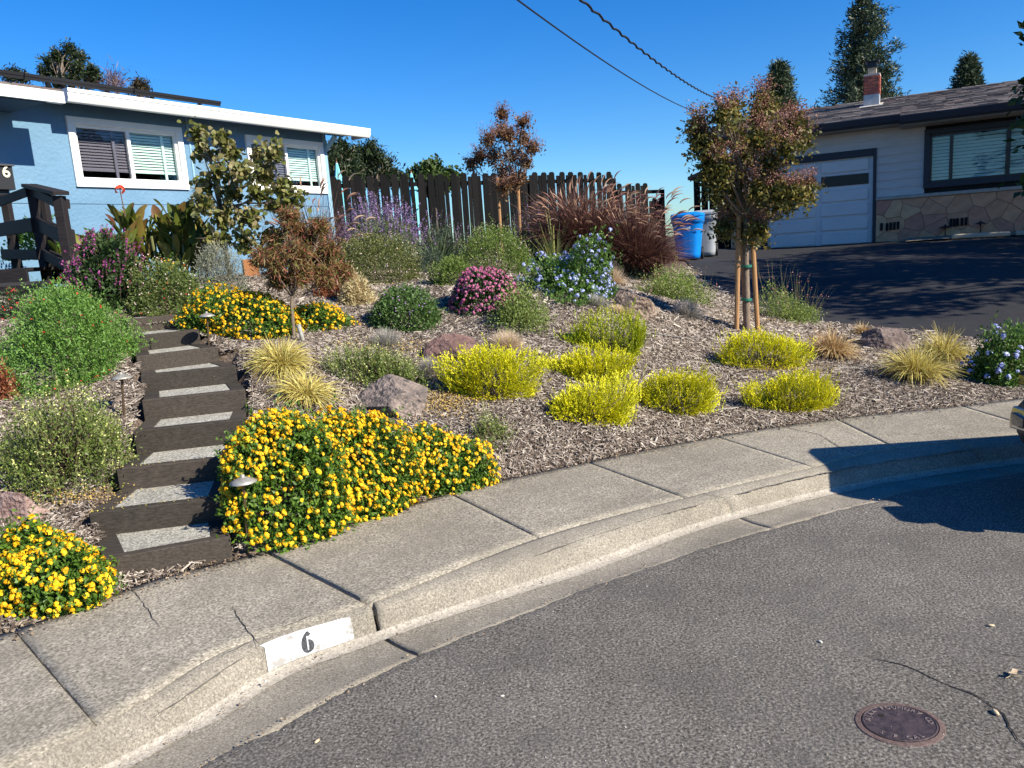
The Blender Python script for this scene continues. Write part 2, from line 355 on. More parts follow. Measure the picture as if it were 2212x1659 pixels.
for a, b in zip(bays[:-1], bays[1:]):
    lift = .006 if a == 2 else 0
    loft('slab', 0, a, b, M_conc, walk, [('back', 'inner', 12)], gap=.004, g0=.011 if a == 2 else .0065 if a in (3, 4) else None, g1_=.011 if b == 2 else .0065 if b in (3, 4) else None, wob=.0015 if a not in (1, 2) else .004, seed=int(a*7+30), zfun=lambda s, c, t, A, l=lift: l*(1 if s < 2.6 else 0) if l else 0.)
kerb = thing('kerb_and_gutter', (0, 0, 0), kind='structure')
def round_z(s, c, t, a):
    return 0
for (a, b) in ((-2.6, -.9), (-.9, 2.02), (2.02, 4.12), (4.12, 6.4), (6.4, 9.4)):
    g = rs(int(a*10+99))
    # profile: inner line, a lip, top edge, sloping face, flow line, pan edge
    loft('kerb_slab', 0, a, b, [M_kerb], kerb, [('inner', 'top', 4), ('top', 'flow', 4), ('flow', 'pan', 6)], gap=.004, g0=.012 if a == 2.02 else None, g1_=.012 if b == 2.02 else None, wob=.006, seed=int(a*10+99), n=50,
         zfun=lambda s, c, t, A: (.006*math.sin(math.pi*t) if A == 'inner' else .012*math.sin(math.pi*t) if A == 'top' else -.010*math.sin(math.pi*t) if A == 'flow' else 0)-.004*(c == 0))
# the bed under the joints
V = []; 
for s in np.arange(-2.9, 9.9, .1):
    for k_, dz in (('back', -.055), ('inner', -.05), ('flow', -.05), ('pan', -.045)):
        p = crv(k_, s).copy(); p[2] += dz; V.append(p)
sheet('walk_bed', V, [(4*i+j, 4*i+4+j, 4*i+5+j, 4*i+1+j) for i in range(len(V)//4-1) for j in range(3)], mat('joint_dirt', (.03, .024, .02), .95))
# silt washed along the flow line, a thin sheet
V = []; sv = np.arange(-1.2, 7.5, .05); gg = rs(3); w1 = np.interp(sv, np.arange(-2, 9, .4), gg.rand(28)); w2 = np.interp(sv, np.arange(-2, 9, .3), gg.rand(37))
for i, s in enumerate(sv):
    f, p, t = crv('flow', s), crv('pan', s), crv('top', s)
    for u in (-.10-.05*w1[i], 0, .12+.16*w2[i]):
        q = f*(1-u)+p*u if u > 0 else f*(1+u)-t*u
        z = -.010*math.sin(math.pi*u) if u > 0 else .012*math.sin(math.pi*(-u)) 
        q = q.copy(); q[2] += z+.0035; V.append(q)
sheet('gutter_silt', V, [(3*i+j, 3*i+3+j, 3*i+4+j, 3*i+1+j) for i in range(len(sv)-1) for j in range(2)], M_silt)
# long ragged cracks across walk, kerb and road (thin raised-edge dark strips sunk in fine grooves)
def crack(name, pts, w, z, m, parent=None, seed=0, rough=.35, kind=None):
    g = rs(seed); P = [np.asarray(p, float) for p in pts]; Q = []
    for a, b in zip(P[:-1], P[1:]):
        n = max(2, int(np.linalg.norm(b-a)/.02))
        for t in np.arange(n)/n: Q.append(a*(1-t)+b*t)
    Q.append(P[-1]); Q = np.array(Q); n = len(Q); off = np.cumsum(g.randn(n))*.003; off -= np.linspace(off[0], off[-1], n)
    d = nrm(np.gradient(Q, axis=0)); sd = np.stack([-d[:, 1], d[:, 0], 0*d[:, 0]], 1)
    Q = Q+sd*off[:, None]; ww = w*(.5+rough*g.rand(n))*np.minimum(1, np.minimum(np.arange(n), np.arange(n)[::-1])/6+.15)
    V = []
    for i in range(n): V += [Q[i]-sd[i]*ww[i]+[0, 0, z], Q[i]+sd[i]*ww[i]+[0, 0, z]]
    me = np_mesh(name, V, [(2*i, 2*i+1, 2*i+3, 2*i+2) for i in range(n-1)], m)
    o = link(name, me, parent)
    if parent is None: tag(o, kind=kind or 'structure')
    return o
M_crack = mat('crack_dark', (.012, .010, .009), .95)
def Wp(x, y, z=.15): return on_z(x, y, z)
crack('crack', [Wp(1690, 922), Wp(1770, 940), Wp(1800, 962), Wp(1850, 985)], .004, .004, M_crack, walk, 3)
crack('crack', [Wp(500, 1310), Wp(555, 1385), Wp(575, 1400)], .0025, .004, M_crack, walk, 4)
crack('crack', [Wp(275, 1270), Wp(310, 1305), Wp(350, 1360)], .0022, .004, M_crack, walk, 5)
crack('crack', [Wp(470, 1424, .148), Wp(560, 1375, .14), Wp(650, 1342, .148), Wp(700, 1322, .148)], .0025, .006, M_crack, walk, 6)
RZ = .040
crack('road_crack', [Wp(1870, 1420, RZ), Wp(1960, 1440, RZ), Wp(2030, 1475, RZ), Wp(2110, 1505, RZ), Wp(2160, 1545, RZ), Wp(2195, 1600, RZ), Wp(2240, 1640, RZ)], .004, .004, M_crack, None, 7)
crack('road_crack', [Wp(2110, 1400, RZ), Wp(2260, 1430, RZ)], .002, .004, M_crack, None, 8)
# painted house number on the kerb face
def kerb_pt(s, u, off=.0):
    """u 0 at the kerb top edge, 1 at the flow line; negative runs back onto the kerb top"""
    a, b, i = crv('top', s), crv('flow', s), crv('inner', s)
    if u >= 0: q = a*(1-u)+b*u; q = q+np.array([0, 0, .012*math.sin(math.pi*u)])
    else: q = a*(1+u)+i*(-u); q = q+np.array([0, 0, .006*math.sin(math.pi*min(1, -u))])
    T = nrm(crv('top', s+.02)-crv('top', s-.02)); D = nrm(b-a); N = nrm(np.cross(D, T)); N = N if N[1] < 0 or N[2] > 0 else -N
    if u < 0: N = np.array([0, 0, 1.])
    return q+N*off
def find_s(x):
    return min(np.arange(-1, 7, .005), key=lambda s: abs(proj(crv('top', s))[0]-x))
sa, sb = find_s(571), find_s(757)
V = []; us = [-.13, -.06, 0, .12, .3, .5, .7, .86]
sv = np.linspace(sa, sb, 24)
for i, s in enumerate(sv):
    for u in us: V.append(kerb_pt(s, u, .005))
k = len(us); F = [(i*k+j, (i+1)*k+j, (i+1)*k+j+1, i*k+j+1) for i in range(len(sv)-1) for j in range(k-1)]
pm = mat('kerb_white_paint', (.30, .285, .26), .85, noise=(13, 10), col2=(.66, .66, .66), fac=(.40, .53), bump=(120, .4, .002))
kp = link('number_patch', np_mesh('number_patch', V, F, pm)); tag(kp, 'white painted rectangle with black stencilled 6 on the kerb face', 'kerb number')
def text_mesh(txt, size, ext=.0, res=6, bold=0):
    c = bpy.data.curves.new('t', 'FONT'); c.body = txt; c.size = size; c.extrude = ext; c.resolution_u = res; c.align_x = 'CENTER'; c.align_y = 'CENTER'; c.offset = bold
    o = bpy.data.objects.new('t', c); COL.objects.link(o); dg = bpy.context.evaluated_depsgraph_get(); dg.update()
    me = bpy.data.meshes.new_from_object(o.evaluated_get(dg)); bpy.data.objects.remove(o); return me
def place_text(name, txt, size, c, ex, ey, m, parent, ext=.002, bold=0, sx=1.):
    me = text_mesh(txt, size, ext, bold=bold); me.name = name; n = len(me.vertices); v = np.zeros(n*3); me.vertices.foreach_get('co', v); v = v.reshape(-1, 3)
    ex = nrm(ex); ey = nrm(np.asarray(ey, float)-ex*(np.asarray(ey, float)@ex)); ez = np.cross(ex, ey)
    o0 = np.zeros(3); q = parent
    while q is not None: o0 = o0+np.array(q.location[:]); q = q.parent
    P = np.asarray(c, float)-o0+v[:, :1]*sx*ex+v[:, 1:2]*ey+v[:, 2:3]*ez
    me.vertices.foreach_set('co', P.ravel()); me.materials.clear(); me.materials.append(m)
    return link(name, me, parent)
s6 = find_s(661); c6 = kerb_pt(s6, .5, .009); e6 = crv('top', s6+.05)-crv('top', s6-.05); u6 = kerb_pt(s6, .1, .009)-kerb_pt(s6, .86, .009)
M_sten = mat('stencil_black', (.03, .032, .035), .8, noise=(160, 3), col2=(.14, .14, .15), fac=(.45, .75))
place_text('number_six', '6', .115, c6, e6, u6, M_sten, kp, .001, bold=.0045, sx=.95)
mb = MB(); ee = nrm(e6); uu = nrm(u6); nn = np.cross(ee, uu)
mb.obox(c6+nn*.002, ee*.0028, uu*.030, nn*.0012); mb.build('stencil_bridge', pm, kp)
# cast iron cover
CV = on_z(1943, 1568, .034); cov = thing('utility_cover', CV, 'round rusty cast iron cover set in the asphalt road', 'utility cover')
exv = nrm(on_z(2038, 1577, .04)-on_z(1848, 1562, .04)); eyv = np.cross([0, 0, 1], exv)
RC = .5*np.linalg.norm((on_z(2030, 1577, .04)-on_z(1855, 1560, .04)))
M_iron = mat('cast_iron', (.04, .03, .032), .5, metal=.3, spec=.5, noise=(45, 5), col2=(.10, .072, .07), bump=(300, .4, .002))
M_rust = mat('rusty_rim', (.085, .055, .048), .85, noise=(60, 5), col2=(.17, .115, .10), bump=(200, .6, .003))
mb = MB(); mb.lathe(CV+[0, 0, .0], [(RC*.985, -.02), (RC*.985, .009), (RC*1.0, .012), (RC*1.13, .010), (RC*1.17, .003), (RC*1.17, -.02)], 48); mb.build('rim', M_rust, cov, smooth=False)
mb = MB(); mb.lathe(CV, [(RC*.97, -.01), (RC*.97, .0125), (RC*.93, .0145), (RC*.90, .0125), (.01, .0125)], 48); mb.build('lid', M_iron, cov)
cov.scale = (1, .84, 1)
hc = CV+exv*-.42*RC+eyv*.34*RC
mb = MB(); mb.lathe(hc, [(.011, .0126), (.011, .0135), (.001, .0135)], 14); mb.build('lifting_hole', M_crack, cov)
M_letter = mat('worn_letters', (.24, .19, .175), .5, metal=.3)
def arc_text(txt, r, a0, a1, size, flip=False):
    n = len(txt)
    for i, ch in enumerate(txt):
        if ch == ' ': continue
        a = R(a0+(a1-a0)*i/(n-1)); rad = math.cos(a)*exv+math.sin(a)*eyv; tan = -math.sin(a)*exv+math.cos(a)*eyv
        c = CV+rad*r+[0, 0, .0125]
        place_text('raised_letter', ch, size, c, -tan if not flip else tan, rad if not flip else -rad, M_letter, cov, .0022, bold=0)
arc_text('AJAX FOUNDRY CO', RC*.80, 176, 8, .027)
arc_text('S F CAL', RC*.78, -132, -56, .027, True)
# dark weathering along the kerb's top edge, grit strewn over the road
M_grime = mat('kerb_grime', (.10, .088, .074), .95, noise=(9, 6), col2=(.24, .21, .17))
for a_, b_, sd_ in ((.15, .92, 31), (2.9, 4.05, 32), (4.2, 6.6, 33)):
    crack('grime_line', [crv('top', q) for q in np.arange(a_, b_, .12)], .0065, .005, M_grime, kerb, sd_, 1.2)
gg = rs(44); N_ = 2600; X_ = -1.2+5.5*gg.rand(N_); Y_ = 1.7+3.2*gg.rand(N_); pn = np.array([crv('pan', s_) for s_ in np.arange(-2.5, 9, .1)]); ok_ = Y_ < np.interp(X_, pn[:, 0], pn[:, 1])-.02; X_, Y_ = X_[ok_], Y_[ok_]
q_ = (.0012+.0035*gg.rand(len(X_))**4); V_ = []; 
for x_, y_, h_ in zip(X_, Y_, q_):
    a_ = gg.rand()*6.28; e1 = np.array([math.cos(a_), math.sin(a_), 0])*h_; e2 = np.array([-math.sin(a_), math.cos(a_), 0])*h_*.7; c_ = np.array([x_, y_, .0445]); V_ += [c_-e1, c_-e2, c_+e1, c_+e2, c_+[0, 0, h_*.9]]
b_ = np.arange(len(X_))*5; F_ = np.concatenate([np.stack([b_+i, b_+(i+1) % 4, b_+4], 1) for i in range(4)])
tag(link('road_grit', np_mesh('road_grit', V_, F_, leafmat('grit', [(.05, .045, .04), (.30, .27, .22), (.45, .42, .36), (.65, .62, .55)], 0, .9), np.tile(gg.rand(len(X_)), 4))), kind='stuff')
# small litter on the road, each a curled leaf or pebble
M_lit = mat('dry_leaf', (.45, .33, .20), .8, noise=(60, 3), col2=(.62, .50, .33)); M_peb = mat('pale_pebble', (.62, .58, .5), .8)
for i, (x, y, s_, m_, nm, lb) in enumerate(((2150, 1540, .012, M_lit, 'fallen_seed', 'pale seed pod on the road beside the long crack'), (1772, 1387, .008, M_peb, 'pebble', 'small pale pebble on the open asphalt left of the crack'),
        (940, 1505, .006, M_peb, 'pebble', 'small white pebble on the asphalt near the lower middle'), (1085, 1504, .006, M_peb, 'pebble', 'white pebble right of the other one on the lower asphalt'),
        (685, 1602, .009, M_lit, 'fallen_seed', 'tan flat seed on the asphalt at the lower left'), (573, 1472, .006, M_peb, 'pebble', 'white pebble in the gutter below the painted kerb number'), (2140, 1352, .010, M_lit, 'fallen_seed', 'ring shaped pale husk on the right of the road'), (1205, 1321, .008, M_crack, 'pebble', 'dark lump of tar beside the gutter edge'))):
    P = on_z(x, y, .044 if m_ is not M_crack else .04); mb = MB(); g = rs(i+50)
    mb.lathe(P, [(s_*.3, -.002), (s_, s_*.2), (s_*.8, s_*.6), (s_*.2, s_*.8)], 7, ex=(g.rand()-.5, g.rand()-.5, 0.001), sx=1.6, sy=.8)
    tag(mb.build(nm, m_, None, origin=P, smooth=True), lb, 'debris')
P = on_z(2190, 1462, .044); mb = MB(); g = rs(77)
for i in range(6):
    c = P+[(g.rand()-.5)*.05, (g.rand()-.5)*.04, .008+g.rand()*.01]; mb.obox(c, nrm(g.randn(3)*[1, 1, .4])*.013, nrm(g.randn(3)*[1, 1, .5])*.009, (0, 0, .0012))
tag(mb.build('crumpled_leaf', M_lit, None, origin=P), 'crumpled tan dead leaf near the right edge of the road', 'leaf')
# ================================================================ TERRAIN
xs = np.arange(-16, 26.01, .12); ys = np.arange(2.6, 34, .12); XX, YY = np.meshgrid(xs, ys); ZZ = gz(XX, YY)
by = back_y(XX); dd = YY-by; ZZ = np.where(dd < -.02, np.minimum(ZZ, .02)-.12, ZZ)
for Pr_, Pl_, z0_, z1_ in STP:
    ex_ = nrm((Pr_-Pl_)*[1, 1, 0]); ey_ = np.cross([0, 0, 1], ex_); qx = XX-Pl_[0]; qy = YY-Pl_[1]
    u_ = qx*ex_[0]+qy*ex_[1]; v_ = qx*ey_[0]+qy*ey_[1]; L_ = np.linalg.norm(Pr_-Pl_)
    ZZ = np.where((u_ > -.03) & (u_ < L_+.03) & (v_ > -.10) & (v_ < .45), np.minimum(ZZ, z0_-.03), ZZ)
gt = rs(8); ZZ += .012*(gt.rand(*ZZ.shape)-.5)*(dd > .1)
nx, ny = len(xs), len(ys); V = np.stack([XX.ravel(), YY.ravel(), ZZ.ravel()], 1)
idx = np.arange(nx*ny).reshape(ny, nx); F = np.stack([idx[:-1, :-1].ravel(), idx[:-1, 1:].ravel(), idx[1:, 1:].ravel(), idx[1:, :-1].ravel()], 1)
sheet('garden_ground', V, F, M_soil, smooth=True)
# driveway
DL = np.array([hit(*p) for p in ((1470, 556), (1500, 590), (1540, 622), (1600, 655), (1680, 683), (1770, 700), (1880, 712), (1990, 722), (2120, 742), (2250, 765))])
DR = np.array([hit(*p) for p in ((1500, 544), (1560, 538), (1650, 538), (1780, 529), (1893, 520), (1935, 526), (1990, 528), (2080, 524), (2160, 519), (2260, 513))])
def resample(P, n):
    d = np.concatenate([[0], np.cumsum(np.linalg.norm(np.diff(P[:, :2], axis=0), axis=1))]); t = np.linspace(0, d[-1], n)
    return np.stack([np.interp(t, d, P[:, i]) for i in range(3)], 1)
n = 90; A = resample(DL, n); B = resample(DR, n); T = np.linspace(0, 1, 60)
G = A[:, None]*(1-T[None, :, None])+B[:, None]*T[None, :, None]; G[..., 2] = gz(G[..., 0], G[..., 1])+.028
G[:, 0, 2] -= .02
ii = np.arange(n*60).reshape(n, 60); F = np.stack([ii[:-1, :-1].ravel(), ii[1:, :-1].ravel(), ii[1:, 1:].ravel(), ii[:-1, 1:].ravel()], 1)
sheet('driveway', G.reshape(-1, 3), F, M_drive, smooth=True)
def in_drive(X, Y):
    """True right of the driveway's left edge"""
    return X > np.interp(Y, DL[::-1, 1], DL[::-1, 0], left=1e3, right=DL[0, 0])
# ================================================================ TIMBER STEPS
def lerp(a, b, t): return np.asarray(a, float)*(1-t)+np.asarray(b, float)*t
steps = thing('timber_steps', Wp(370, 1230, .15), 'nine dark stained timber steps with gravel treads climbing to the deck', 'steps')
TW = .065
for k_, (Pr, Pl, z0, z1) in enumerate(STP):
    ex = nrm(Pr-Pl); ez = np.array([0, 0, 1.]); ey = np.cross(ez, ex)          # ey points uphill
    g = rs(k_+7); mb = MB()
    L_ = (Pr-Pl)/2; mid = (Pr+Pl)/2; low = z0-.05
    c = mid+ey*TW/2; c[2] = (z1+low)/2
    mb.obox(c, L_, ey*TW/2, (0, 0, (z1-low)/2))
    o = mb.build('riser_timber', M_timb if k_ % 2 else M_timb2, steps, bevel=.006, origin=c)
    # side returns and gravel infill up to the next riser
    if k_ < 8: nPr, nPl = STP[k_+1][0], STP[k_+1][1]
    else: nPr, nPl = Pr+ey*.3, Pl+ey*.3
    for (p, q, sg) in ((Pr, nPr, -1), (Pl, nPl, 1)):
        w = .10 if sg < 0 else .11
        a = p+ey*(TW+.001); b = q+ex*0; b = p+ (q-p)*1.0
        dep = max(.03, (q-p)@ey-TW+.05)
        c = p+ex*sg*w/2+ey*(TW+.002+dep/2); c[2] = (z1-.004+low)/2
        sh = ex*((q-p)@ex)*.5*min(1, 1)
        P4 = [p+ey*(TW+.002), p+ey*(TW+.002)+ex*sg*w, p+ey*(TW+dep)+ex*(sg*w)+ex*((q-p)@ex), p+ey*(TW+dep)+ex*((q-p)@ex)]
        P4 = [np.array([t[0], t[1], low]) for t in P4]; mb = MB(); mb.prism(P4, (0, 0, z1-.004-low)); mb.build('side_timber', M_timb2 if k_ % 2 else M_timb, steps, bevel=.004, origin=c)
    P4 = [Pl+ex*.05+ey*TW*.9, Pr-ex*.05+ey*TW*.9, nPr+ey*.06-ex*.04, nPl+ey*.06+ex*.04]
    P4 = [np.array([t[0], t[1], low]) for t in P4]; mb = MB(); mb.prism(P4, (0, 0, z1-.010-low))
    mb.build('gravel_tread', speckle('pale_gravel', (.37, .355, .30), (.20, .19, .16), (.58, .56, .48), 75, 60, patch=.2, bumpd=.01), steps)
# a turning pair of timbers higher up beside the deck
for x0, y0, x1, y1, yb in ((345, 545+85, 415, 540+90, 650), (405, 643, 470, 640, 662)):
    pass
def timber(x0, y0, x1, y1, h=.11, lab='short dark timber step half hidden behind the bright green bush'):
    a = hit(x0, y0); b = hit(x1, y1); mb = MB(); z = max(a[2], b[2])+h/2-.03; a[2] = b[2] = z
    mb.bar(a, b, .12, h); return mb.build('landing_timber', M_timb2, None, bevel=.006, origin=(a+b)/2, label=lab)
tag(timber(205, 626, 232, 622), 'short dark timber at the turn behind the bright green bush', 'timber')
tag(timber(243, 662, 278, 655, .14, 'dark timber block at the top of the steps below the white flowered bush'), None, 'timber')
# ================================================================ LEFT HOUSE
U = np.array([math.sin(R(32)), math.cos(R(32)), 0.]); NL = np.array([math.cos(R(32)), -math.sin(R(32)), 0.])
dC = ray(706, 350); CL = EYE+dC*(16.2/dC[1]); CL[2] = 1.6
def L2(x, y, off=0):            # photo point -> (t along facade from the corner, z)
    P = on_plane(x, y, CL+NL*off, NL); return ((P-CL)@U, P[2])
def LP(t, z, off=0): return np.array([CL[0], CL[1], 0])+U*t+NL*off+np.array([0, 0, z])
house = thing('blue_house', LP(-5, 1.5), 'single storey blue stucco house with white gutter and solar panels on its low roof', 'house')
tl = L2(142, 254); bl = L2(162, 405); tr = L2(388, 273); br = L2(408, 409)
w1 = dict(t0=(tl[0]+bl[0])/2, t1=(tr[0]+br[0])/2, z1=(tl[1]+tr[1])/2, z0=(bl[1]+br[1])/2)
tl = L2(523, 292); bl = L2(546, 414.5); tr = L2(694, 306); br = L2(707, 419)
w2 = dict(t0=(tl[0]+bl[0])/2, t1=(tr[0]+br[0])/2, z1=w1['z1'], z0=w1['z0'])
print('W1', w1, 'W2', w2)
OV = .42; EZ = np.mean([L2(138, 224, OV)[1], L2(768, 293.7, OV)[1]]); ET = L2(790, 288, OV)[0]
EZT = np.mean([L2(138, 199, OV)[1], L2(768, 273, OV)[1]])
GL = L2(138, 224, OV)[0]; print('eave', EZ, EZT, ET, 'split', GL)
WT = EZ+.10; TB = 1.35; T0 = L2(-120, 300)[0]-2.5
def wallpanel(name, t0, t1, z0, z1, th=.15, m=M_stucco, parent=house, off=0):
    mb = MB(); mb.obox(LP((t0+t1)/2, (z0+z1)/2, off-th/2), U*(t1-t0)/2, NL*th/2, (0, 0, (z1-z0)/2)); return mb.build(name, m, parent)
gz_ = L2(280, 441)[1]
for (a, b, z0, z1) in ((T0, w1['t0'], gz_, WT), (w1['t0'], w1['t1'], gz_, w1['z0']), (w1['t0'], w1['t1'], w1['z1'], WT), (w1['t1'], w2['t0'], gz_, WT), (w2['t0'], w2['t1'], gz_, w2['z0']), (w2['t0'], w2['t1'], w2['z1'], WT), (w2['t1'], 0, gz_, WT)):
    wallpanel('wall', a, b, z0+.0, z1)
wallpanel('foundation_band', T0, 0, .9, gz_-.008, th=.135)
# vertical joint cover and corner board
ts = L2(412, 330)[0]; mb = MB(); mb.obox(LP(ts, (WT+gz_)/2, .006), U*.018, NL*.008, (0, 0, (WT-gz_)/2)); mb.build('joint_strip', M_bluetrim, house)
mb = MB(); mb.obox(LP(-.04, (WT+1.2)/2, .012), U*.05, NL*.014, (0, 0, (WT-1.2)/2)); mb.build('corner_board', M_bluetrim, house)
# side wall and back
mb = MB(); mb.obox(LP(-.075, (WT+1.2)/2, -4.2), U*.075, NL*4.0, (0, 0, (WT-1.2)/2)); mb.build('side_wall', M_stucco, house)
def window(w, frac_open, parent=house):
    t0, t1, z0, z1 = w['t0'], w['t1'], w['z0'], w['z1']; tw = .10
    mb = MB()
    for (a, b, c, d) in ((t0, t1, z0, z0+tw), (t0, t1, z1-tw, z1), (t0, t0+tw, z0+tw, z1-tw), (t1-tw, t1, z0+tw, z1-tw)):
        mb.obox(LP((a+b)/2, (c+d)/2, .012), U*(b-a)/2, NL*.028, (0, 0, (d-c)/2))
    fr = mb.build('window_trim', M_white, parent, bevel=.004)
    a, b, c, d = t0+tw, t1-tw, z0+tw, z1-tw; f = .045; mid = (a+b)/2
    mb = MB()
    for q in ((a, b, c, c+f), (a, b, d-f, d), (a, a+f, c+f, d-f), (b-f, b, c+f, d-f), (mid-.03, mid+.03, c+f, d-f)):
        mb.obox(LP((q[0]+q[1])/2, (q[2]+q[3])/2, -.035), U*(q[1]-q[0])/2, NL*.03, (0, 0, (q[3]-q[2])/2))
    q = mid-(mid-a)*.27; mb.obox(LP(q, (c+d)/2, -.065), U*.022, NL*.012, (0, 0, (d-c)/2-f))
    q = b-(b-mid)*.27; mb.obox(LP(q, (c+d)/2, -.075), U*.022, NL*.012, (0, 0, (d-c)/2-f))
    mb.build('window_frame', M_white, parent, bevel=.003)
    for (p, q, m, k_) in ((a+f, mid-.03, M_screen, 'insect_screen'), (mid+.03, b-f, M_pane, 'pane')):
        mb = MB(); mb.obox(LP((p+q)/2, (c+d)/2, -.045), U*(q-p)/2, NL*.003, (0, 0, (d-c)/2-f)); mb.build(k_, m, parent)
    # blinds: slats joined, hanging to about four fifths
    bot = c+(d-c)*.20; mb = MB(); n = int((d-.02-bot)/.044)
    for i in range(n):
        z = bot+.03+i*.044
        mb.obox(LP((a+b)/2, z, -.10), U*(b-a-.05)/2, NL*.013+np.array([0, 0, -.018]), np.array([0, 0, .0012]))
    mb.obox(LP((a+b)/2, bot, -.10), U*(b-a-.05)/2, NL*.012, (0, 0, .012))
    o = mb.build('blind', M_blind, parent); o['kind'] = 'stuff'
    mb = MB(); mb.obox(LP((a+b)/2, (c+d)/2, -1.4), U*(b-a)*.54, NL*.02, (0, 0, (d-c)))
    mb.obox(LP((a+b)/2, c-.25, -.8), U*(b-a)*.54, NL*.6, (0, 0, .02)); mb.obox(LP((a+b)/2, d+.4, -.8), U*(b-a)*.54, NL*.6, (0, 0, .02))
    for s_ in (-1, 1): mb.obox(LP((a+b)/2+s_*(b-a)*.53, (c+d)/2, -.8), U*.02, NL*.6, (0, 0, (d-c)))
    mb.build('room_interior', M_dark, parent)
    return fr
window(w1, .7); window(w2, .7)
# roof, soffit, gutter
pitch = math.tan(R(13)); def_ = OV
def rp(t, o, lift=0): return LP(t, EZT-.03+(def_-o)*pitch+lift, o)
mb = MB(); t0 = T0; t1 = ET-.02; run = -6.
P = [rp(t0, def_), rp(t1, def_), rp(t1, run), rp(t0, run)]; mb.add([p-np.array([0, 0, .09]) for p in P]+P, [(3, 2, 1, 0), (4, 5, 6, 7), (0, 1, 5, 4), (1, 2, 6, 5), (2, 3, 7, 6), (3, 0, 4, 7)])
mb.build('roof', M_shin, house)
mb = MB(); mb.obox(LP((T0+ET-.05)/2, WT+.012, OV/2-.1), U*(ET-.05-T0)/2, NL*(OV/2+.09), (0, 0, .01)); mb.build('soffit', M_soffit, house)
# shingle tabs: every tab is real geometry, joined per course group
def shingles(parent, fn, t0, t1, o0, o1, nrow, tabw, mats, seed, thick=.02):
    g = rs(seed)
    V = {i: MB() for i in range(len(mats))}
    for r_ in range(nrow):
        oa = o0+(o1-o0)*r_/nrow; ob = o0+(o1-o0)*(r_+1.12)/nrow; t = t0-g.rand()*tabw
        while t < t1:
            w = tabw*(.6+.8*g.rand()); a, b = max(t, t0), min(t+w, t1); t += w
            if b-a < .02: continue
            h = thick*(.7+.9*g.rand()); k = g.randint(len(mats))
            A, B, C_, D = fn(a, oa, h), fn(b-.004, oa, h), fn(b-.004, ob, .004), fn(a, ob, .004)
            dn = np.array([0, 0, -h]); V[k].add([A, B, C_, D, A+dn, B+dn], [(0, 1, 2, 3), (4, 5, 1, 0), (5, 2, 1), (0, 3, 4)])
    for k in V:
        o = V[k].build('shingle_courses', mats[k], parent); o['kind'] = 'stuff'
shingles(house, rp, T0, t1, def_-.02, -2.2, 18, .30, SH, 4)
mb = MB()
prof = [(.0, EZ), (.10, EZ), (.13, EZ+.05), (.13, EZT-.06), (.145, EZT-.05), (.145, EZT), (.0, EZT)]
mb.prism([LP(GL, z, def_+o) for o, z in prof], U*(ET-GL)); mb.build('gutter', M_white, house)
mb = MB(); mb.obox(LP(ET+.0, (EZ+EZT)/2+.01, def_-.2), U*.015, NL*.20, (0, 0, (EZT-EZ)/2)); mb.build('rake_board', M_white, house)
# left length of the eaves stands further out over the porch
PO = .95; EZ2 = L2(135, 224, PO)[1]; EZ2T = L2(135, 200, PO)[1]; tq = L2(137, 224, PO)[0]
mb = MB(); mb.obox(LP((T0+tq)/2, (EZ2+EZ2T)/2, PO), U*(tq-T0)/2, NL*.05, (0, 0, (EZ2T-EZ2)/2)); mb.build('gutter', M_white, house)
mb = MB(); mb.obox(LP((T0+tq)/2, EZ2T-.02, .72), U*(tq-T0)/2, NL*.24, (0, 0, .02)); mb.build('porch_roof', M_shin, house)
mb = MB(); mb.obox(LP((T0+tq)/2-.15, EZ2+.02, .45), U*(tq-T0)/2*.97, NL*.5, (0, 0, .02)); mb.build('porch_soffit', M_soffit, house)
# bracket at the far end
a = L2(760, 297, .6); mb = MB(); mb.bar(LP(-.02, EZ-.25, .02), LP(-.02+.0, EZ+.0, OV-.1), .06, .07); mb.build('bracket', M_bluetrim, house)
# solar array, row of panels held above the roof on short feet
arr = thing('solar_array', rp(-6, .2), 'row of black framed solar panels raised on feet above the roof of the blue house', 'solar panels')
sy = .15; pe = L2(474, 226, .1)[0]; tS = pe
def sp(t, o, lift): return rp(t, o, lift)
up_ = L2(300, 208, .1); lift = .16
wpan = 1.02*1.0; t = pe; k_ = 0
SPN = nrm(np.cross(U, rp(0, -1)-rp(0, 0)))
SPN = SPN if SPN[2] > 0 else -SPN
M_cell = mat('solar_cell', (.010, .012, .03), .25, spec=.6, noise=(3, 2), col2=(.014, .017, .04))
while t > T0 and k_ < 8:
    a, b = t-1.62, t-.02; c = lerp(sp(a, .15, lift), sp(b, -.85, lift), .5); du = U*(b-a)/2; dv = (sp(a, -.85, 0)-sp(a, .15, 0))/2
    mb = MB(); mb.obox(c+SPN*.004, du*.985, dv*.98, SPN*.014); mb.build('panel', M_cell, arr)
    mb = MB()
    for s_ in (-1, 1): mb.obox(c+dv*s_, du, nrm(dv)*.02, SPN*.02); mb.obox(c+du*s_, U*.02, dv, SPN*.02)
    mb.obox(c-dv*1.0-SPN*.035, du, nrm(dv)*.012, SPN*.03)
    mb.build('panel_frame', M_black, arr)
    for f_ in (.2, .75):
        q = lerp(sp(a, .12, 0), sp(b, .12, 0), f_); mb = MB(); mb.bar(q-[0, 0, .03], q+[0, 0, lift], .05, .05); mb.build('mounting_foot', M_black, arr)
    t -= 1.62; k_ += 1
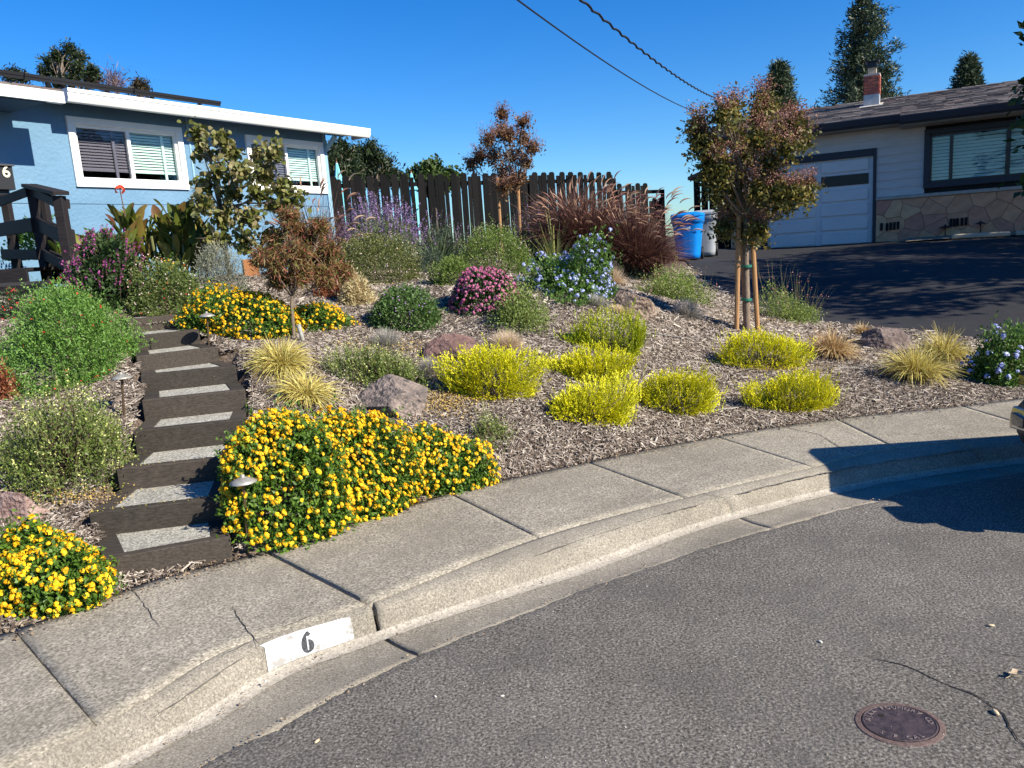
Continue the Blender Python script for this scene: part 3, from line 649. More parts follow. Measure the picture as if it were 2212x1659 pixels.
# number box on the wall
a = L2(-22, 357, .18); b = L2(35, 410, .18)
nb = thing('number_box', LP(a[0], b[1], .1), 'black wall box with a pale figure 6 at the left edge of the blue house', 'mailbox')
mb = MB(); mb.obox(LP((a[0]+b[0])/2, (a[1]+b[1])/2, .09), U*(b[0]-a[0])/2, NL*.09, (0, 0, (a[1]-b[1])/2)); mb.build('box', M_black, nb, bevel=.006)
mb = MB(); mb.obox(LP((a[0]+b[0])/2, a[1]+.012, .10), U*((b[0]-a[0])/2+.015), NL*.11, (0, 0, .012)); mb.build('lid', mat('grey_lid', (.06, .06, .065), .5), nb, bevel=.003)
mb = MB(); mb.obox(LP((a[0]+b[0])/2-.03, b[1]-.05, .06), U*((b[0]-a[0])/2-.03), NL*.05, (0, 0, .05)); mb.build('newspaper_tray', M_black, nb, bevel=.004)
q = L2(13, 372, .185); place_text('number_six', '6', .21, LP(q[0], q[1], .185), U, (0, 0, 1), mat('cream_digit', (.75, .68, .5), .5), nb, .004, bold=.003)
# ================================================================ DECK AND RAILINGS
deck = thing('entry_deck', at(60, 600, 9.2), 'dark stained entry deck with wide plank steps at the left edge', 'deck')
PA = at(97, 573, 9.3); PB = at(157, 603, 8.55); PC = at(36, 566, 9.9); zt1, zt2, zt3 = at(75, 402, 9.3)[2], at(121, 428, 8.55)[2], at(22, 430, 9.9)[2]
rail = thing('deck_railing', (PA[0], PA[1], PA[2]), 'black stained wooden railing with crossed posts beside the entry deck', 'railing')
def post(P, zt, w=.09, lean=(0, 0), z0=None):
    mb = MB(); mb.bar((P[0], P[1], z0 or P[2]-.25), (P[0]+lean[0], P[1]+lean[1], zt), w, w, upv=(0, 1, 0)); return mb.build('post', M_blackw, rail, bevel=.004)
post(PA, zt1); post(PB, zt2+.02, .10); post(PC, zt3+.06)
dAB = nrm(np.array([PB[0]-PA[0], PB[1]-PA[1], 0])); dAC = nrm(np.array([PC[0]-PA[0], PC[1]-PA[1], 0]))
PD = at(116, 571, 9.9); post(PD, at(113, 403, 9.9)[2], .10)
for f_ in ((.93, .10), (.52, .16), (.14, .12)):
    ha = PA[2]+(zt1-PA[2])*f_[0]; hb = PB[2]+(zt2-PB[2])*f_[0]; hc = PC[2]+(zt3-PC[2])*f_[0]
    sd = np.array([dAB[1], -dAB[0], 0])*.0
    mb = MB(); mb.bar((PA[0]+dAB[0]*.05, PA[1]+dAB[1]*.05, ha), (PB[0]-dAB[0]*.05, PB[1]-dAB[1]*.05, hb), .04, f_[1]); mb.build('rail_board', M_blackw, rail, bevel=.003)
    mb = MB(); a = np.array([PA[0]-.02, PA[1]-.06, ha]); b = np.array([PC[0]-.12, PC[1]-.06, hc]); mb.bar(a, b, .04, f_[1]); mb.build('rail_board', M_blackw, rail, bevel=.003)
    mb = MB(); mb.bar((PD[0]-.1, PD[1]-.03, ha+.05), (PB[0]+.02, PB[1]+.12, hb), .04, f_[1]); mb.build('rail_board', M_blackw, rail, bevel=.003)
mb = MB(); a = np.array([PA[0], PA[1], zt1+.02])-dAB*.10; b = np.array([PB[0], PB[1], zt2+.04])+dAB*.10; mb.bar(a, b, .16, .04); mb.build('cap_board', M_blackw, rail, bevel=.004)
mb = MB(); a = np.array([PA[0], PA[1], PA[2]+.02]); b = np.array([PB[0]-dAB[0]*.12, PB[1], zt2-.05]); 
mb.bar(PA+np.array([0.06, -.03, .05]), np.array([PA[0]+.02, PA[1]-.02, zt1-.06]), .07, .05, upv=(0, 1, 0)); mb.build('brace', M_blackw, rail, bevel=.003)
# deck boards and steps
zd = PA[2]-.02
for i in range(9):
    y0 = 8.75+i*.15; mb = MB(); mb.box((-6.55, y0+.07, zd-.02), (2.5, .14, .038)); o = mb.build('deck_board', M_blackw, deck, bevel=.003)
mb = MB(); mb.box((-6.55, 8.71, zd-.10), (2.5, .035, .17)); mb.build('fascia_board', M_blackw, deck, bevel=.003)
for i, (yy, zz, xr) in enumerate(((8.42, zd-.155, -4.95), (8.08, zd-.31, -4.85))):
    for j in range(2):
        mb = MB(); mb.box((xr-1.2, yy+.075+j*.15-.05, zz-.02), (2.4, .145, .04)); mb.build('tread_board', wood('deck_tread', (.03, .028, .03), (.075, .07, .07)), deck, bevel=.003)
    mb = MB(); mb.box((xr-1.2, yy-.03, zz-.115), (2.36, .03, .15)); mb.build('riser_board', M_blackw, deck, bevel=.003)
# ================================================================ BOARD FENCE
fa = np.array([-3.78, 16.35, 0]); fb = np.array([3.02, 20.3, 0]); fc = np.array([4.45, 21.2, 0])
fence = thing('board_fence', fa+[0, 0, 1.5], 'dark weathered board fence of alternating wide and narrow planks behind the garden', 'fence')
def fence_run(a, b, ztop, zb, seed, drop=lambda i: 0):
    g = rs(seed); d = nrm(b-a); L_ = np.linalg.norm(b-a); n = np.array([d[1], -d[0], 0]); t = .05; i = 0
    while t < L_-.08:
        w = .15 if i % 2 == 0 else .092; z1 = ztop(t/L_)-(0 if i % 2 == 0 else .07)+.02*(g.rand()-.5)-drop(i); c = a+d*(t+w/2)+n*(.012 if i % 2 else .016)
        ln = d*(g.randn()*.012); mb = MB(); cc = .035 if i % 2 == 0 else .008
        lo, hi = -w/2, w/2; pr = [(lo, zb), (hi, zb), (hi, z1-cc), (hi-cc, z1), (lo+cc, z1), (lo, z1-cc)]
        mb.prism([c+d*x_+np.array([0, 0, z])+ln*(z-zb) for x_, z in pr], -n*.018)
        mb.build('plank', (M_fence, M_fence2, M_fence)[g.randint(3)], fence, origin=c+[0, 0, zb]); t += w+.010+.014*g.rand(); i += 1
    for z in (ztop(.5)-.22, zb+.35):
        mb = MB(); mb.bar(a+[0, 0, z]-n*.03, b+[0, 0, z]-n*.03, .04, .09); mb.build('rail', M_fence2, fence)
    k = max(1, int(L_/2.3))
    for j in range(k+1):
        q = a+(b-a)*j/k-n*.09; mb = MB(); mb.bar(q+[0, 0, zb-.3], q+[0, 0, ztop(j/k)-.15], .09, .09, upv=(0, 1, 0)); mb.build('post', M_fence2, fence)
fence_run(fa, fb, lambda u: 3.41+.03*math.sin(u*3), 1.5, 3)
fence_run(fb+nrm(fc-fb)*.05, fc, lambda u: 3.14-.03*u, 1.35, 9, drop=lambda i: .38 if i >= 7 else 0)
# ================================================================ RIGHT HOUSE
d0 = ray(1884, 524); RR = EYE+d0*(18.9/d0[1]); RR[2] = 0
UR = np.array([math.sin(R(119.4)), math.cos(R(119.4)), 0.]); NR = np.array([-math.cos(R(119.4)), math.sin(R(119.4)), 0.]); NR = -NR if NR[1] > 0 else NR
def R2(x, y, off=0):
    P = on_plane(x, y, RR+NR*off, NR); return ((P-RR)@UR, P[2])
def RP(t, z, off=0): return RR+UR*t+NR*off+np.array([0, 0, z])
gx0, gx1 = R2(1657, 400)[0], 0.; gf = 1.2; gt_ = np.mean([R2(1884, 335.6)[1], R2(1700, 357)[1]])
fz = np.mean([R2(1893, 319.6)[1], R2(1682, 342.7)[1]]); xe = R2(1893, 400)[0]
print('garage', gx0, gx1, gt_, fz, xe, [R2(x, y) for x, y in ((1893, 428), (2200, 408), (1997, 280.6), (1994.6, 407.7))])
rh = thing('grey_house', RP(2, 1.2), 'grey sided single storey house with white garage door, flagstone base and shingle roof', 'house')
sz = np.mean([R2(1893, 428)[1], R2(2200, 406)[1]]); xl = R2(1579, 450)[0]; XR = R2(2212, 400)[0]+5
GZ = 1.1
M_side = mat('grey_siding', (.55, .50, .46), .7, noise=(3, 4), col2=(.62, .57, .52), sc=(1, 1, 4))
M_trim = mat('charcoal_trim', (.022, .026, .038), .5)
def rbox(name, t0, t1, z0, z1, off, th, m, parent=rh, bevel=0, tilt=0):
    mb = MB(); c = RP((t0+t1)/2, (z0+z1)/2, off-th/2); mb.obox(c, UR*(t1-t0)/2, NR*th/2, np.array([0, 0, (z1-z0)/2])+NR*tilt); return mb.build(name, m, parent, bevel=bevel, origin=c)
wl = R2(1997, 300)[0]; wz1 = R2(1997, 281)[1]; wz0 = R2(1994.6, 407.7)[1]; wr = wl+3.3
TOPW = R2(1950, 272)[1]+.1
rbox('sheathing', xe, wl, GZ, TOPW, -.03, .1, M_dark); rbox('sheathing', xl, gx0-.1, GZ, TOPW, -.03, .1, M_dark)
rbox('sheathing', gx0-.1, xe, fz, TOPW, -.03, .1, M_dark); rbox('sheathing', wl, wr, GZ, wz0, -.03, .1, M_dark); rbox('sheathing', wr, XR, GZ, TOPW, -.03, .1, M_dark); rbox('sheathing', wl, wr, wz1, TOPW, -.03, .1, M_dark)
bh = .19; z = sz+.03
while z < TOPW:
    z1 = min(z+bh, TOPW); segs = []
    for a, b in ((xl, XR),):
        cur = [(a, b)]
        if z < fz-.02: cur = [(xl, gx0-.12), (xe, b)]
        if z1 > wz0+.02 and z < wz1-.02: cur = [c for (p, q) in cur for c in ([(p, q)] if q <= wl else [(p, wl+.02), (wr-.02, q)] if p < wl else [(p, q)])]
        segs = cur
    for a, b in segs:
        if b-a > .05: rbox('siding_board', a, b, z+.002, z1+.012, .012, .02, M_side, tilt=.012*-1)
    z += bh
# garage door: frame and raised panels
mb = MB()
fr = [(gx0-.13, gx0, gf-.05, fz), (gx1, xe, gf-.05, fz), (gx0, gx1, gt_, fz)]
for a, b, c, d in fr: mb.obox(RP((a+b)/2, (c+d)/2, .012), UR*(b-a)/2, NR*.04, (0, 0, (d-c)/2))
mb.build('garage_frame', M_trim, rh, bevel=.004)
gd = rbox('garage_door', gx0, gx1, gf-.02, gt_, -.03, .04, M_side)
M_vent0 = mat('dark_glazing', (.012, .014, .016), .25, spec=.3)
M_door = mat('door_white', (.62, .60, .58), .55, noise=(2, 4), col2=(.68, .66, .63))
gd.data.materials[0] = M_door
rows = 5; H_ = gt_-gf; mid = (gx0+gx1)/2
hz = [0, .165, .33, .50, .665, .83, 1]   # six bands, the second from the top glazed
n_ = 6
def gbox(name, t0, t1, z0, z1, off, th, m, bev=.006):
    mb = MB(); c = RP((t0+t1)/2, (z0+z1)/2, off-th/2); mb.obox(c, UR*(t1-t0)/2, NR*th/2, np.array([0, 0, (z1-z0)/2])); 
    o0 = np.array(rh.location[:])+np.array(gd.location[:]); me = mb
    bm_ = MB(); bm_.v = mb.v; bm_.f = mb.f; bm_.m = mb.m
    return bm_.build(name, m, gd, bevel=bev, origin=c)
for i in range(n_):
    for a, b in ((gx0+.06, mid-.06), (mid+.06, gx1-.10)):
        z0 = gf+H_*i/n_+.035; z1 = gf+H_*(i+1)/n_-.035
        if i == 4: gbox('glazing', a, b, z0+.02, z1-.0, -.028+.012, .02, M_vent0, 0)
        else: gbox('door_panel', a, b, z0, z1, -.03+.032, .032, M_door, .014)
gbox('lock_box', gx0+.13, gx0+.21, gf+.78, gf+.93, .03, .06, M_black)
# picture window
tw = .12
mb = MB()
for a, b, c, d in ((wl, wr, wz1-tw, wz1), (wl, wr, wz0, wz0+tw), (wl, wl+tw, wz0+tw, wz1-tw), (wr-tw, wr, wz0+tw, wz1-tw)): mb.obox(RP((a+b)/2, (c+d)/2, .02), UR*(b-a)/2, NR*.045, (0, 0, (d-c)/2))
mb.build('window_trim', M_trim, rh, bevel=.004)
m1 = R2(2055, 330)[0]; m2 = R2(2178, 330)[0]; mb = MB(); a, b, c, d = wl+tw, wr-tw, wz0+tw, wz1-tw
for q in ((a, b, c, c+.05), (a, b, d-.05, d), (a, a+.04, c, d), (m1-.03, m1+.03, c+.051, d-.051), (m2-.04, m2+.04, c+.051, d-.051)): mb.obox(RP((q[0]+q[1])/2, (q[2]+q[3])/2, -.03), UR*(q[1]-q[0])/2, NR*.02, (0, 0, (q[3]-q[2])/2))
mb.build('window_frame', mat('bronze_frame', (.03, .022, .018), .4, spec=.5), rh)
for p, q in ((a+.04, m1-.03), (m1+.03, m2-.04), (m2+.04, b)):
    mb = MB(); mb.obox(RP((p+q)/2, (c+d)/2, -.035), UR*(q-p)/2, NR*.004, (0, 0, (d-c)/2-.05)); mb.build('pane', M_pane, rh)
    mb = MB()
    for i in range(int((d-c-.1)/.075)): mb.obox(RP((p+q)/2, c+.08+i*.075, -.085), UR*((q-p)/2-.01), NR*.022+np.array([0, 0, -.030]), (0, 0, .0015))
    o = mb.build('blind', M_blind, rh); o['kind'] = 'stuff'
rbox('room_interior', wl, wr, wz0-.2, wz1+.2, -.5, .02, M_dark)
# flagstone veneer below a stone ledge
rbox('stone_ledge', xe, XR, sz-.05, sz+.03, .11, .14, mat('ledge_stone', (.36, .31, .25), .85, noise=(8, 5), col2=(.45, .40, .33)), bevel=.01)
rbox('mortar', xe+.001, XR, GZ-.2, sz-.05, .04, .08, mat('mortar', (.22, .14, .10), .95)); rbox('mortar', xl, gx0-.14, GZ-.2, sz-.05, .04, .08, MATS['mortar'])
SM = [mat('flagstone_%s' % n, c, .9, noise=(6, 6), col2=tuple(x*1.3 for x in c), bump=(12, .5, .01)) for n, c in (('rose', (.50, .23, .14)), ('buff', (.55, .29, .16)), ('tan', (.51, .26, .145)), ('plum', (.43, .20, .13)), ('sand', (.56, .33, .18)))]
def voronoi_cells(pts, x0, x1, y0, y1, gap):
    cells = []
    for i, p in enumerate(pts):
        poly = [np.array(q, float) for q in ((x0, y0), (x1, y0), (x1, y1), (x0, y1))]
        for j, q in enumerate(pts):
            if i == j or np.hypot(*(p-q)) > 2.2: continue
            n = q-p; ln = np.hypot(*n); n = n/ln; m = (p+q)/2-n*gap/2; out = []
            for k in range(len(poly)):
                a, b = poly[k], poly[(k+1) % len(poly)]; da, db = (a-m)@n, (b-m)@n
                if da <= 0: out.append(a)
                if (da < 0) != (db < 0) and abs(da-db) > 1e-9: out.append(a+(b-a)*da/(da-db))
            poly = out
            if len(poly) < 3: break
        if len(poly) >= 3: cells.append(poly)
    return cells
g = rs(12)
for (x0, x1, nn_) in ((xe+.01, XR, 62), (xl, gx0-.15, 3)):
    z0, z1 = GZ-.05, sz-.06; pts = []
    for _ in range(8000):
        p = np.array([x0+g.rand()*(x1-x0), z0+g.rand()*(z1-z0)])
        if all(np.hypot((p-q)[0]*.8, (p-q)[1]*1.1) > .17+.2*((len(pts)*7) % 5)/5 for q in pts): pts.append(p)
        if len(pts) >= nn_*2: break
    for poly in voronoi_cells(np.array(pts), x0, x1, z0, z1, .007):
        if max(np.hypot(*(a-b)) for a in poly for b in poly) < .08: continue
        h = .022+.04*g.rand(); c = np.mean(poly, 0); mb = MB()
        mb.prism([RP(q[0], q[1], .03) for q in poly], NR*h); mb.build('stone', SM[g.randint(5)], rh, bevel=.003, origin=RP(c[0], c[1], .03))
M_vent = mat('vent_dark', (.006, .006, .008), .9)
for (px_, py_) in ((1904, 490), (1916, 490), (1924, 489), (1932, 488), (1940, 487), (2054, 481), (2061, 481), (2068, 480), (2078, 479), (2087, 478)):
    a = R2(px_, py_, .09); rbox('vent_slot', a[0]-.028, a[0]+.028, a[1]-.09, a[1]+.09, .095, .02, M_vent)
# roof
ov = .55; ze = np.mean([R2(1740, 291, ov)[1], R2(1940, 265, ov)[1]]); zet = ze+.17
tj = R2(1945, 262, ov)[0]; pr = math.tan(R(13.5))
def roofp(t, o, lift=0): return RP(t, zet+.02+(ov-o)*pr+lift, o)
# ridge set where the photo shows it
best = None
for o in np.arange(-.5, -12, -.1):
    P = on_plane(2000, 201.5, RR+NR*o, NR); e = abs(P[2]-roofp(0, o)[2])
    if best is None or e < best[0]: best = (e, o)
ro = best[1]; print('ridge offset', ro, 'ze', ze, 'tj', tj)
tL = R2(1512, 247, ro)[0]; tL = (np.array(on_plane(1514, 247, RR+NR*ro, NR))-RR)@UR
tLe = (on_plane(1500, 318, RR+NR*ov, NR)-RR)@UR; tL = tL*.2+tLe*.8+.12
print('roof left', tL, tLe)
for (a, b, o0, off) in ((tL, tj, ov, 0), (tj, XR, ov+.28, 0)):
    P = [roofp(a, o0), roofp(b, o0), roofp(b, ro), roofp(a, ro)]; mb = MB(); dn = np.array([0, 0, .10])
    mb.add([p-dn for p in P]+P, [(3, 2, 1, 0), (4, 5, 6, 7), (0, 1, 5, 4), (1, 2, 6, 5), (2, 3, 7, 6), (3, 0, 4, 7)]); mb.build('roof_slope', M_shin, rh)
    zf = roofp(0, o0)[2]; mb = MB(); mb.obox(RP((a+b)/2, zf-.10, o0+.02), UR*(b-a)/2, NR*.02, (0, 0, .10)); mb.build('fascia', M_trim, rh, bevel=.003)
    mb = MB(); mb.prism([RP(a, zf-.16, o0+.04), RP(a, zf-.16, o0+.12), RP(a, zf-.03, o0+.15), RP(a, zf-.03, o0+.04)], UR*(b-a)); mb.build('gutter', M_trim, rh)
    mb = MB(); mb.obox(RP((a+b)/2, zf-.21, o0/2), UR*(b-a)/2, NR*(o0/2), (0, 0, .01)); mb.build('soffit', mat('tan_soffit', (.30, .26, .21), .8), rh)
    nrow = int((o0-ro)/.15); shingles(rh, roofp, a, b, o0-.0, ro, nrow, .32, SH, 11 if o0 == ov else 12, thick=.016)
    # far slope
    def back(t, o): p = roofp(t, ro); return p+NR*(o)+np.array([0, 0, o*pr])
    mb = MB(); P = [roofp(a, ro), roofp(b, ro), back(b, -5), back(a, -5)]; mb.add([p-dn for p in P]+P, [(3, 2, 1, 0), (4, 5, 6, 7), (0, 1, 5, 4), (1, 2, 6, 5), (2, 3, 7, 6), (3, 0, 4, 7)]); mb.build('roof_slope', M_shin, rh)
g = rs(6); t = tL
while t < XR:
    mb = MB(); a = roofp(t, ro, .012+.014*g.rand()); b = a+UR*.32; 
    mb.add([a+NR*.14-[0, 0, .04], b+NR*.14-[0, 0, .05], b+[0, 0, -.012], a, a-NR*.14-[0, 0, .04], b-NR*.14-[0, 0, .05]], [(0, 1, 2, 3), (3, 2, 5, 4)]); mb.build('ridge_cap', SH[g.randint(4)], rh); t += .30
mb = MB()
for s_ in (0, 1):
    A_, B_ = (roofp(tL, ov), roofp(tL, ro)) if s_ == 0 else (roofp(tL, ro), roofp(tL, ro)+NR*-5+np.array([0, 0, -5*pr]))
    mb.bar(A_-[0, 0, .09], B_-[0, 0, .09], .04, .2)
mb.build('rake_board', M_trim, rh)
# left gable wall under the overhang
mb = MB(); mb.obox(RP(xl+.06, 2.5, ro/2), UR*.05, NR*(-ro/2-.05), (0, 0, 1.6)); mb.build('side_wall', mat('brown_siding', (.10, .07, .05), .8), rh)
# side gate of dark boards under a small lean-to
gate = thing('side_gate', hit(1540, 542), 'tall dark board gate and small lean-to roof left of the garage', 'gate')
g = rs(31); t = (on_plane(1500, 460, RR+NR*.0, NR)-RR)@UR; i = 0
while t < xl-.02:
    w = .17; mb = MB(); c = RP(t+w/2, 0, .0); mb.prism([RP(t, gf-.05, 0), RP(min(t+w, xl), gf-.05, 0), RP(min(t+w, xl), 3.2, 0), RP(t, 3.2, 0)], NR*.02); mb.build('plank', M_fence, gate, origin=c); t += w+(.035 if i < 3 else .008); i += 1
for z in (1.5, 2.2, 3.0): mb = MB(); tt = (on_plane(1500, 460, RR, NR)-RR)@UR; mb.bar(RP(tt, z, -.03), RP(xl, z, -.03), .04, .09); mb.build('rail', M_fence, gate)
tt = (on_plane(1492, 395, RR+NR*.3, NR)-RR)@UR
mb = MB(); mb.add([RP(tt-.05, 3.12, .4), RP(xl+.3, 3.55, .4), RP(xl+.3, 3.55, -2), RP(tt-.05, 3.12, -2), RP(tt-.05, 3.2, .4), RP(xl+.3, 3.65, .4), RP(xl+.3, 3.65, -2), RP(tt-.05, 3.2, -2)], [(3, 2, 1, 0), (4, 5, 6, 7), (0, 1, 5, 4), (1, 2, 6, 5), (2, 3, 7, 6), (3, 0, 4, 7)])
mb.build('lean_to_roof', mat('brown_board', (.12, .085, .06), .8), gate)
# chimney
cb = (-.0)
def on_roof(x, y):
    for o in np.arange(ov, ro, -.02):
        P = on_plane(x, y, RR+NR*o, NR)
        if P[2] <= roofp(0, o)[2]+1e-3: continue
        last = (P, o)
        return last
    return last
def roof_hit(x, y):
    bestv = None
    for o in np.arange(ov, ro, -.02):
        P = on_plane(x, y, RR+NR*o, NR); e = abs(P[2]-roofp(0, o)[2])
        if bestv is None or e < bestv[0]: bestv = (e, P, o)
    return bestv[1], bestv[2]
Pc, oc = roof_hit(1880, 229); tc0 = (on_plane(1866, 200, RR+NR*oc, NR)-RR)@UR; tc1 = (on_plane(1899, 200, RR+NR*oc, NR)-RR)@UR
cw = tc1-tc0; z_b = Pc[2]; zz = lambda y: on_plane(1882, y, RR+NR*oc, NR)[2]
z1_, z2_, z3_, z4_ = zz(204), zz(163), zz(150), zz(131)
chm = thing('brick_chimney', RP((tc0+tc1)/2, z_b, oc-cw*.6), 'square red brick chimney with metal flashing and dark rain cap on the shingle roof', 'chimney')
dpt = cw*1.15; cc = lambda z: RP((tc0+tc1)/2, z, oc-dpt/2)
mb = MB(); mb.obox(cc((z_b+z1_)/2-.25), UR*cw/2*1.02, NR*dpt/2*1.02, (0, 0, (z1_-z_b)/2+.25)); mb.build('flashing', mat('galvanised', (.38, .38, .37), .5, metal=.4, noise=(5, 4), col2=(.5, .5, .49)), chm)
mb = MB(); mb.obox(cc(z_b+.03)+NR*.1, UR*cw*.75, NR*dpt*.7+[0, 0, -.7*dpt*pr], (0, 0, .01)); mb.build('flashing_apron', mat('pale_flashing', (.55, .5, .44), .6), chm)
mb = MB(); mb.obox(cc((z1_+z2_)/2), UR*(cw/2-.012), NR*(dpt/2-.012), (0, 0, (z2_-z1_)/2)); mb.build('mortar_core', mat('chimney_mortar', (.45, .4, .35), .95), chm)
BR = [mat('brick_%s' % n, c, .9, noise=(30, 4), col2=tuple(x*1.4 for x in c), bump=(80, .5, .004)) for n, c in (('red', (.26, .065, .045)), ('dark', (.18, .05, .04)), ('orange', (.32, .09, .055)))]
nc = 6; bhh = (z2_-z1_)/nc; g = rs(2)
for i in range(nc):
    z = z1_+i*bhh+bhh/2
    for (ua, ub, na, ln, hw) in ((UR, NR, dpt/2, cw, 1), (NR, UR, -cw/2, dpt, -1), (NR, UR, cw/2, dpt, 1), (UR, NR, -dpt/2, cw, -1)):
        nb_ = 2; bl_ = ln/nb_; offs = (0 if i % 2 else bl_/2); x_ = -ln/2-offs
        while x_ < ln/2-.01:
            a, b = max(x_, -ln/2), min(x_+bl_, ln/2); x_ += bl_
            if b-a < .05: continue
            c = cc(z)+ua*(a+b)/2+ub*na; mb = MB(); mb.obox(c, ua*((b-a)/2-.008), ub*.014*(1 if ua is UR else 1), (0, 0, bhh/2-.008)); mb.build('brick', BR[g.randint(3)], chm, origin=c)
mb = MB(); mb.obox(cc(z2_+.02), UR*(cw/2+.01), NR*(dpt/2+.01), (0, 0, .025)); mb.build('crown', MATS['chimney_mortar'], chm)
mb = MB(); mb.obox(cc((z2_+z3_)/2+.04), UR*cw*.27, NR*cw*.27, (0, 0, (z3_-z2_)/2+.04)); mb.build('flue', mat('clay_flue', (.45, .36, .25), .8), chm)
mb = MB(); zc = cc(z3_+.08)
mb.obox(zc, UR*cw*.36, NR*cw*.36, (0, 0, .02)); mb.obox(cc(z4_), UR*cw*.45, NR*cw*.45, (0, 0, .015)); 
for s1 in (-1, 1):
    for s2 in (-1, 1): mb.bar(zc+UR*cw*.3*s1+NR*cw*.3*s2, cc(z4_)+UR*cw*.3*s1+NR*cw*.3*s2, .02, .02, upv=(0, 1, 0))
mb.obox((zc+cc(z4_))/2, UR*cw*.28, NR*cw*.28, (0, 0, (z4_-zc[2])/2-.02)); mb.build('rain_cap', M_black, chm)
# ================================================================ POWER LINES
def wire(name, x0, y0, Y0, x1, y1, Y1, sag, r, lab, twist=False):
    a = at(x0, y0, Y0); b = at(x1, y1, Y1); a2 = a+(a-b)*.6; mb = MB(); pts = []
    for t in np.linspace(0, 1, 160 if twist else 40):
        p = a2*(1-t)+b*t; p[2] -= sag*4*t*(1-t)
        if twist: p = p+np.array([math.sin(t*260), 0, math.cos(t*260)])*r*.8
        pts.append(p)
    mb.tube(pts, r, 5); tag(mb.build(name, mat('cable_black', (.015, .015, .018), .6), None, origin=b), lab, 'cable')
wire('power_cable', 1168, -18, 11, 1509, 244, 24.5, .35, .012, 'thin overhead wire running down to the roof, lower of the two')
wire('power_cable', 1300, -16, 11, 1556, 216, 24.0, .35, .017, 'thicker twisted overhead cable running down to the roof, upper of the two', True)
mb = MB(); p = at(1556, 216, 24.0); mb.tube([p-[0, 0, 2.2], p+[0, 0, .1]], .035, 8); tag(mb.build('service_mast', mat('white_pipe', (.7, .7, .68), .5), None, origin=p-[0, 0, 2.2]), 'thin pale service mast at the roof end holding the twisted cable', 'mast')
# ================================================================ VEGETATION TOOLS
def rdirs(g, n, lo=-.15, hi=1.):
    z = lo+(hi-lo)*g.rand(n); a = g.rand(n)*2*math.pi; r = np.sqrt(np.maximum(0, 1-z*z)); return np.stack([r*np.cos(a), r*np.sin(a), z], 1)
def leaf_quads(P, D, N, l, w, g, fold=0.):
    """diamond leaf quads: base P, direction D, rough normal N, length l and width w (arrays)"""
    D = nrm(D); S_ = nrm(np.cross(D, N)+1e-6); l = np.broadcast_to(l, len(P))[:, None]; w = np.broadcast_to(w, len(P))[:, None]
    nn = nrm(np.cross(S_, D)); mid = P+D*l*.45
    V = np.stack([P, mid+S_*w/2+nn*l*fold, P+D*l, mid-S_*w/2+nn*l*fold], 1).reshape(-1, 3)
    return V, np.arange(len(V)).reshape(-1, 4)
def leaf_hex(P, D, N, l, w, g, fold=0.):
    D = nrm(D); S_ = nrm(np.cross(D, N)+1e-6); l = np.broadcast_to(l, len(P))[:, None]; w = np.broadcast_to(w, len(P))[:, None]; nn = nrm(np.cross(S_, D)); c = nn*l*fold
    V = np.stack([P+D*l*.06, P+D*l*.10+S_*w*.38+c, P+D*l*.5+S_*w*.5+c, P+D*l, P+D*l*.5-S_*w*.5+c, P+D*l*.10-S_*w*.38+c], 1).reshape(-1, 3); b = np.arange(len(P))*6
    return V, np.concatenate([np.stack([b, b+1, b+2, b+3], 1), np.stack([b, b+3, b+4, b+5], 1)])
def blades(P, D, l, w, droop, g, segs=3, wtip=.15):
    """curved grass blades as strips; droop pulls the tip down"""
    n = len(P); l = np.broadcast_to(l, n)[:, None]; w = np.broadcast_to(w, n)[:, None]; droop = np.broadcast_to(droop, n)[:, None]
    D = nrm(D); S_ = nrm(np.cross(D, [0, 0, 1.])+g.randn(n, 3)*.25); rows = []; c = P.copy(); d = D.copy()
    for i in range(segs+1):
        t = i/segs; ww = w*(1-(1-wtip)*t**1.5)/2; rows += [c-S_*ww, c+S_*ww]
        c = c+d*l/segs; d = nrm(d+np.array([0, 0, -1.])*droop/segs*(1+t))
    V = np.stack(rows, 1).reshape(-1, 3); k = 2*(segs+1); b = (np.arange(n)*k)[:, None]
    F = np.concatenate([np.stack([b[:, 0]+2*i, b[:, 0]+2*i+1, b[:, 0]+2*i+3, b[:, 0]+2*i+2], 1) for i in range(segs)])
    return V, F, np.tile(np.arange(n), segs)
def clump(P, N, rad, q, nq, g, flat=.5):
    """flower heads: nq little petal quads domed round each point"""
    n = len(P); rad = np.broadcast_to(rad, n)[:, None, None]; q = np.broadcast_to(q, n)[:, None, None]; D = nrm(N[:, None, :]*.7+g.randn(n, nq, 3)*flat)
    c = P[:, None, :]+D*rad*(.6+.5*g.rand(n, nq, 1)); a = nrm(np.cross(D, g.randn(n, nq, 3))); b = np.cross(D, a); h = q/2*(.7+.6*g.rand(n, nq, 1))
    V = np.stack([c-a*h, c-b*h*.8+D*h*.3, c+a*h, c+b*h*.8+D*h*.3], 2).reshape(-1, 3); F = np.arange(len(V)).reshape(-1, 4)
    return V, F, np.repeat(g.rand(n), nq)*.6+g.rand(n*nq)*.4
def lumps(g, D, k=7, amp=.16):
    c = rdirs(g, k, -.2); s = np.zeros(len(D))
    for i in range(k): s += (g.rand()*1.2+.2)*np.exp(-((D-c[i])**2).sum(1)/(.12+.1*g.rand()))
    return 1-amp+amp*1.6*np.minimum(s, 1.3)
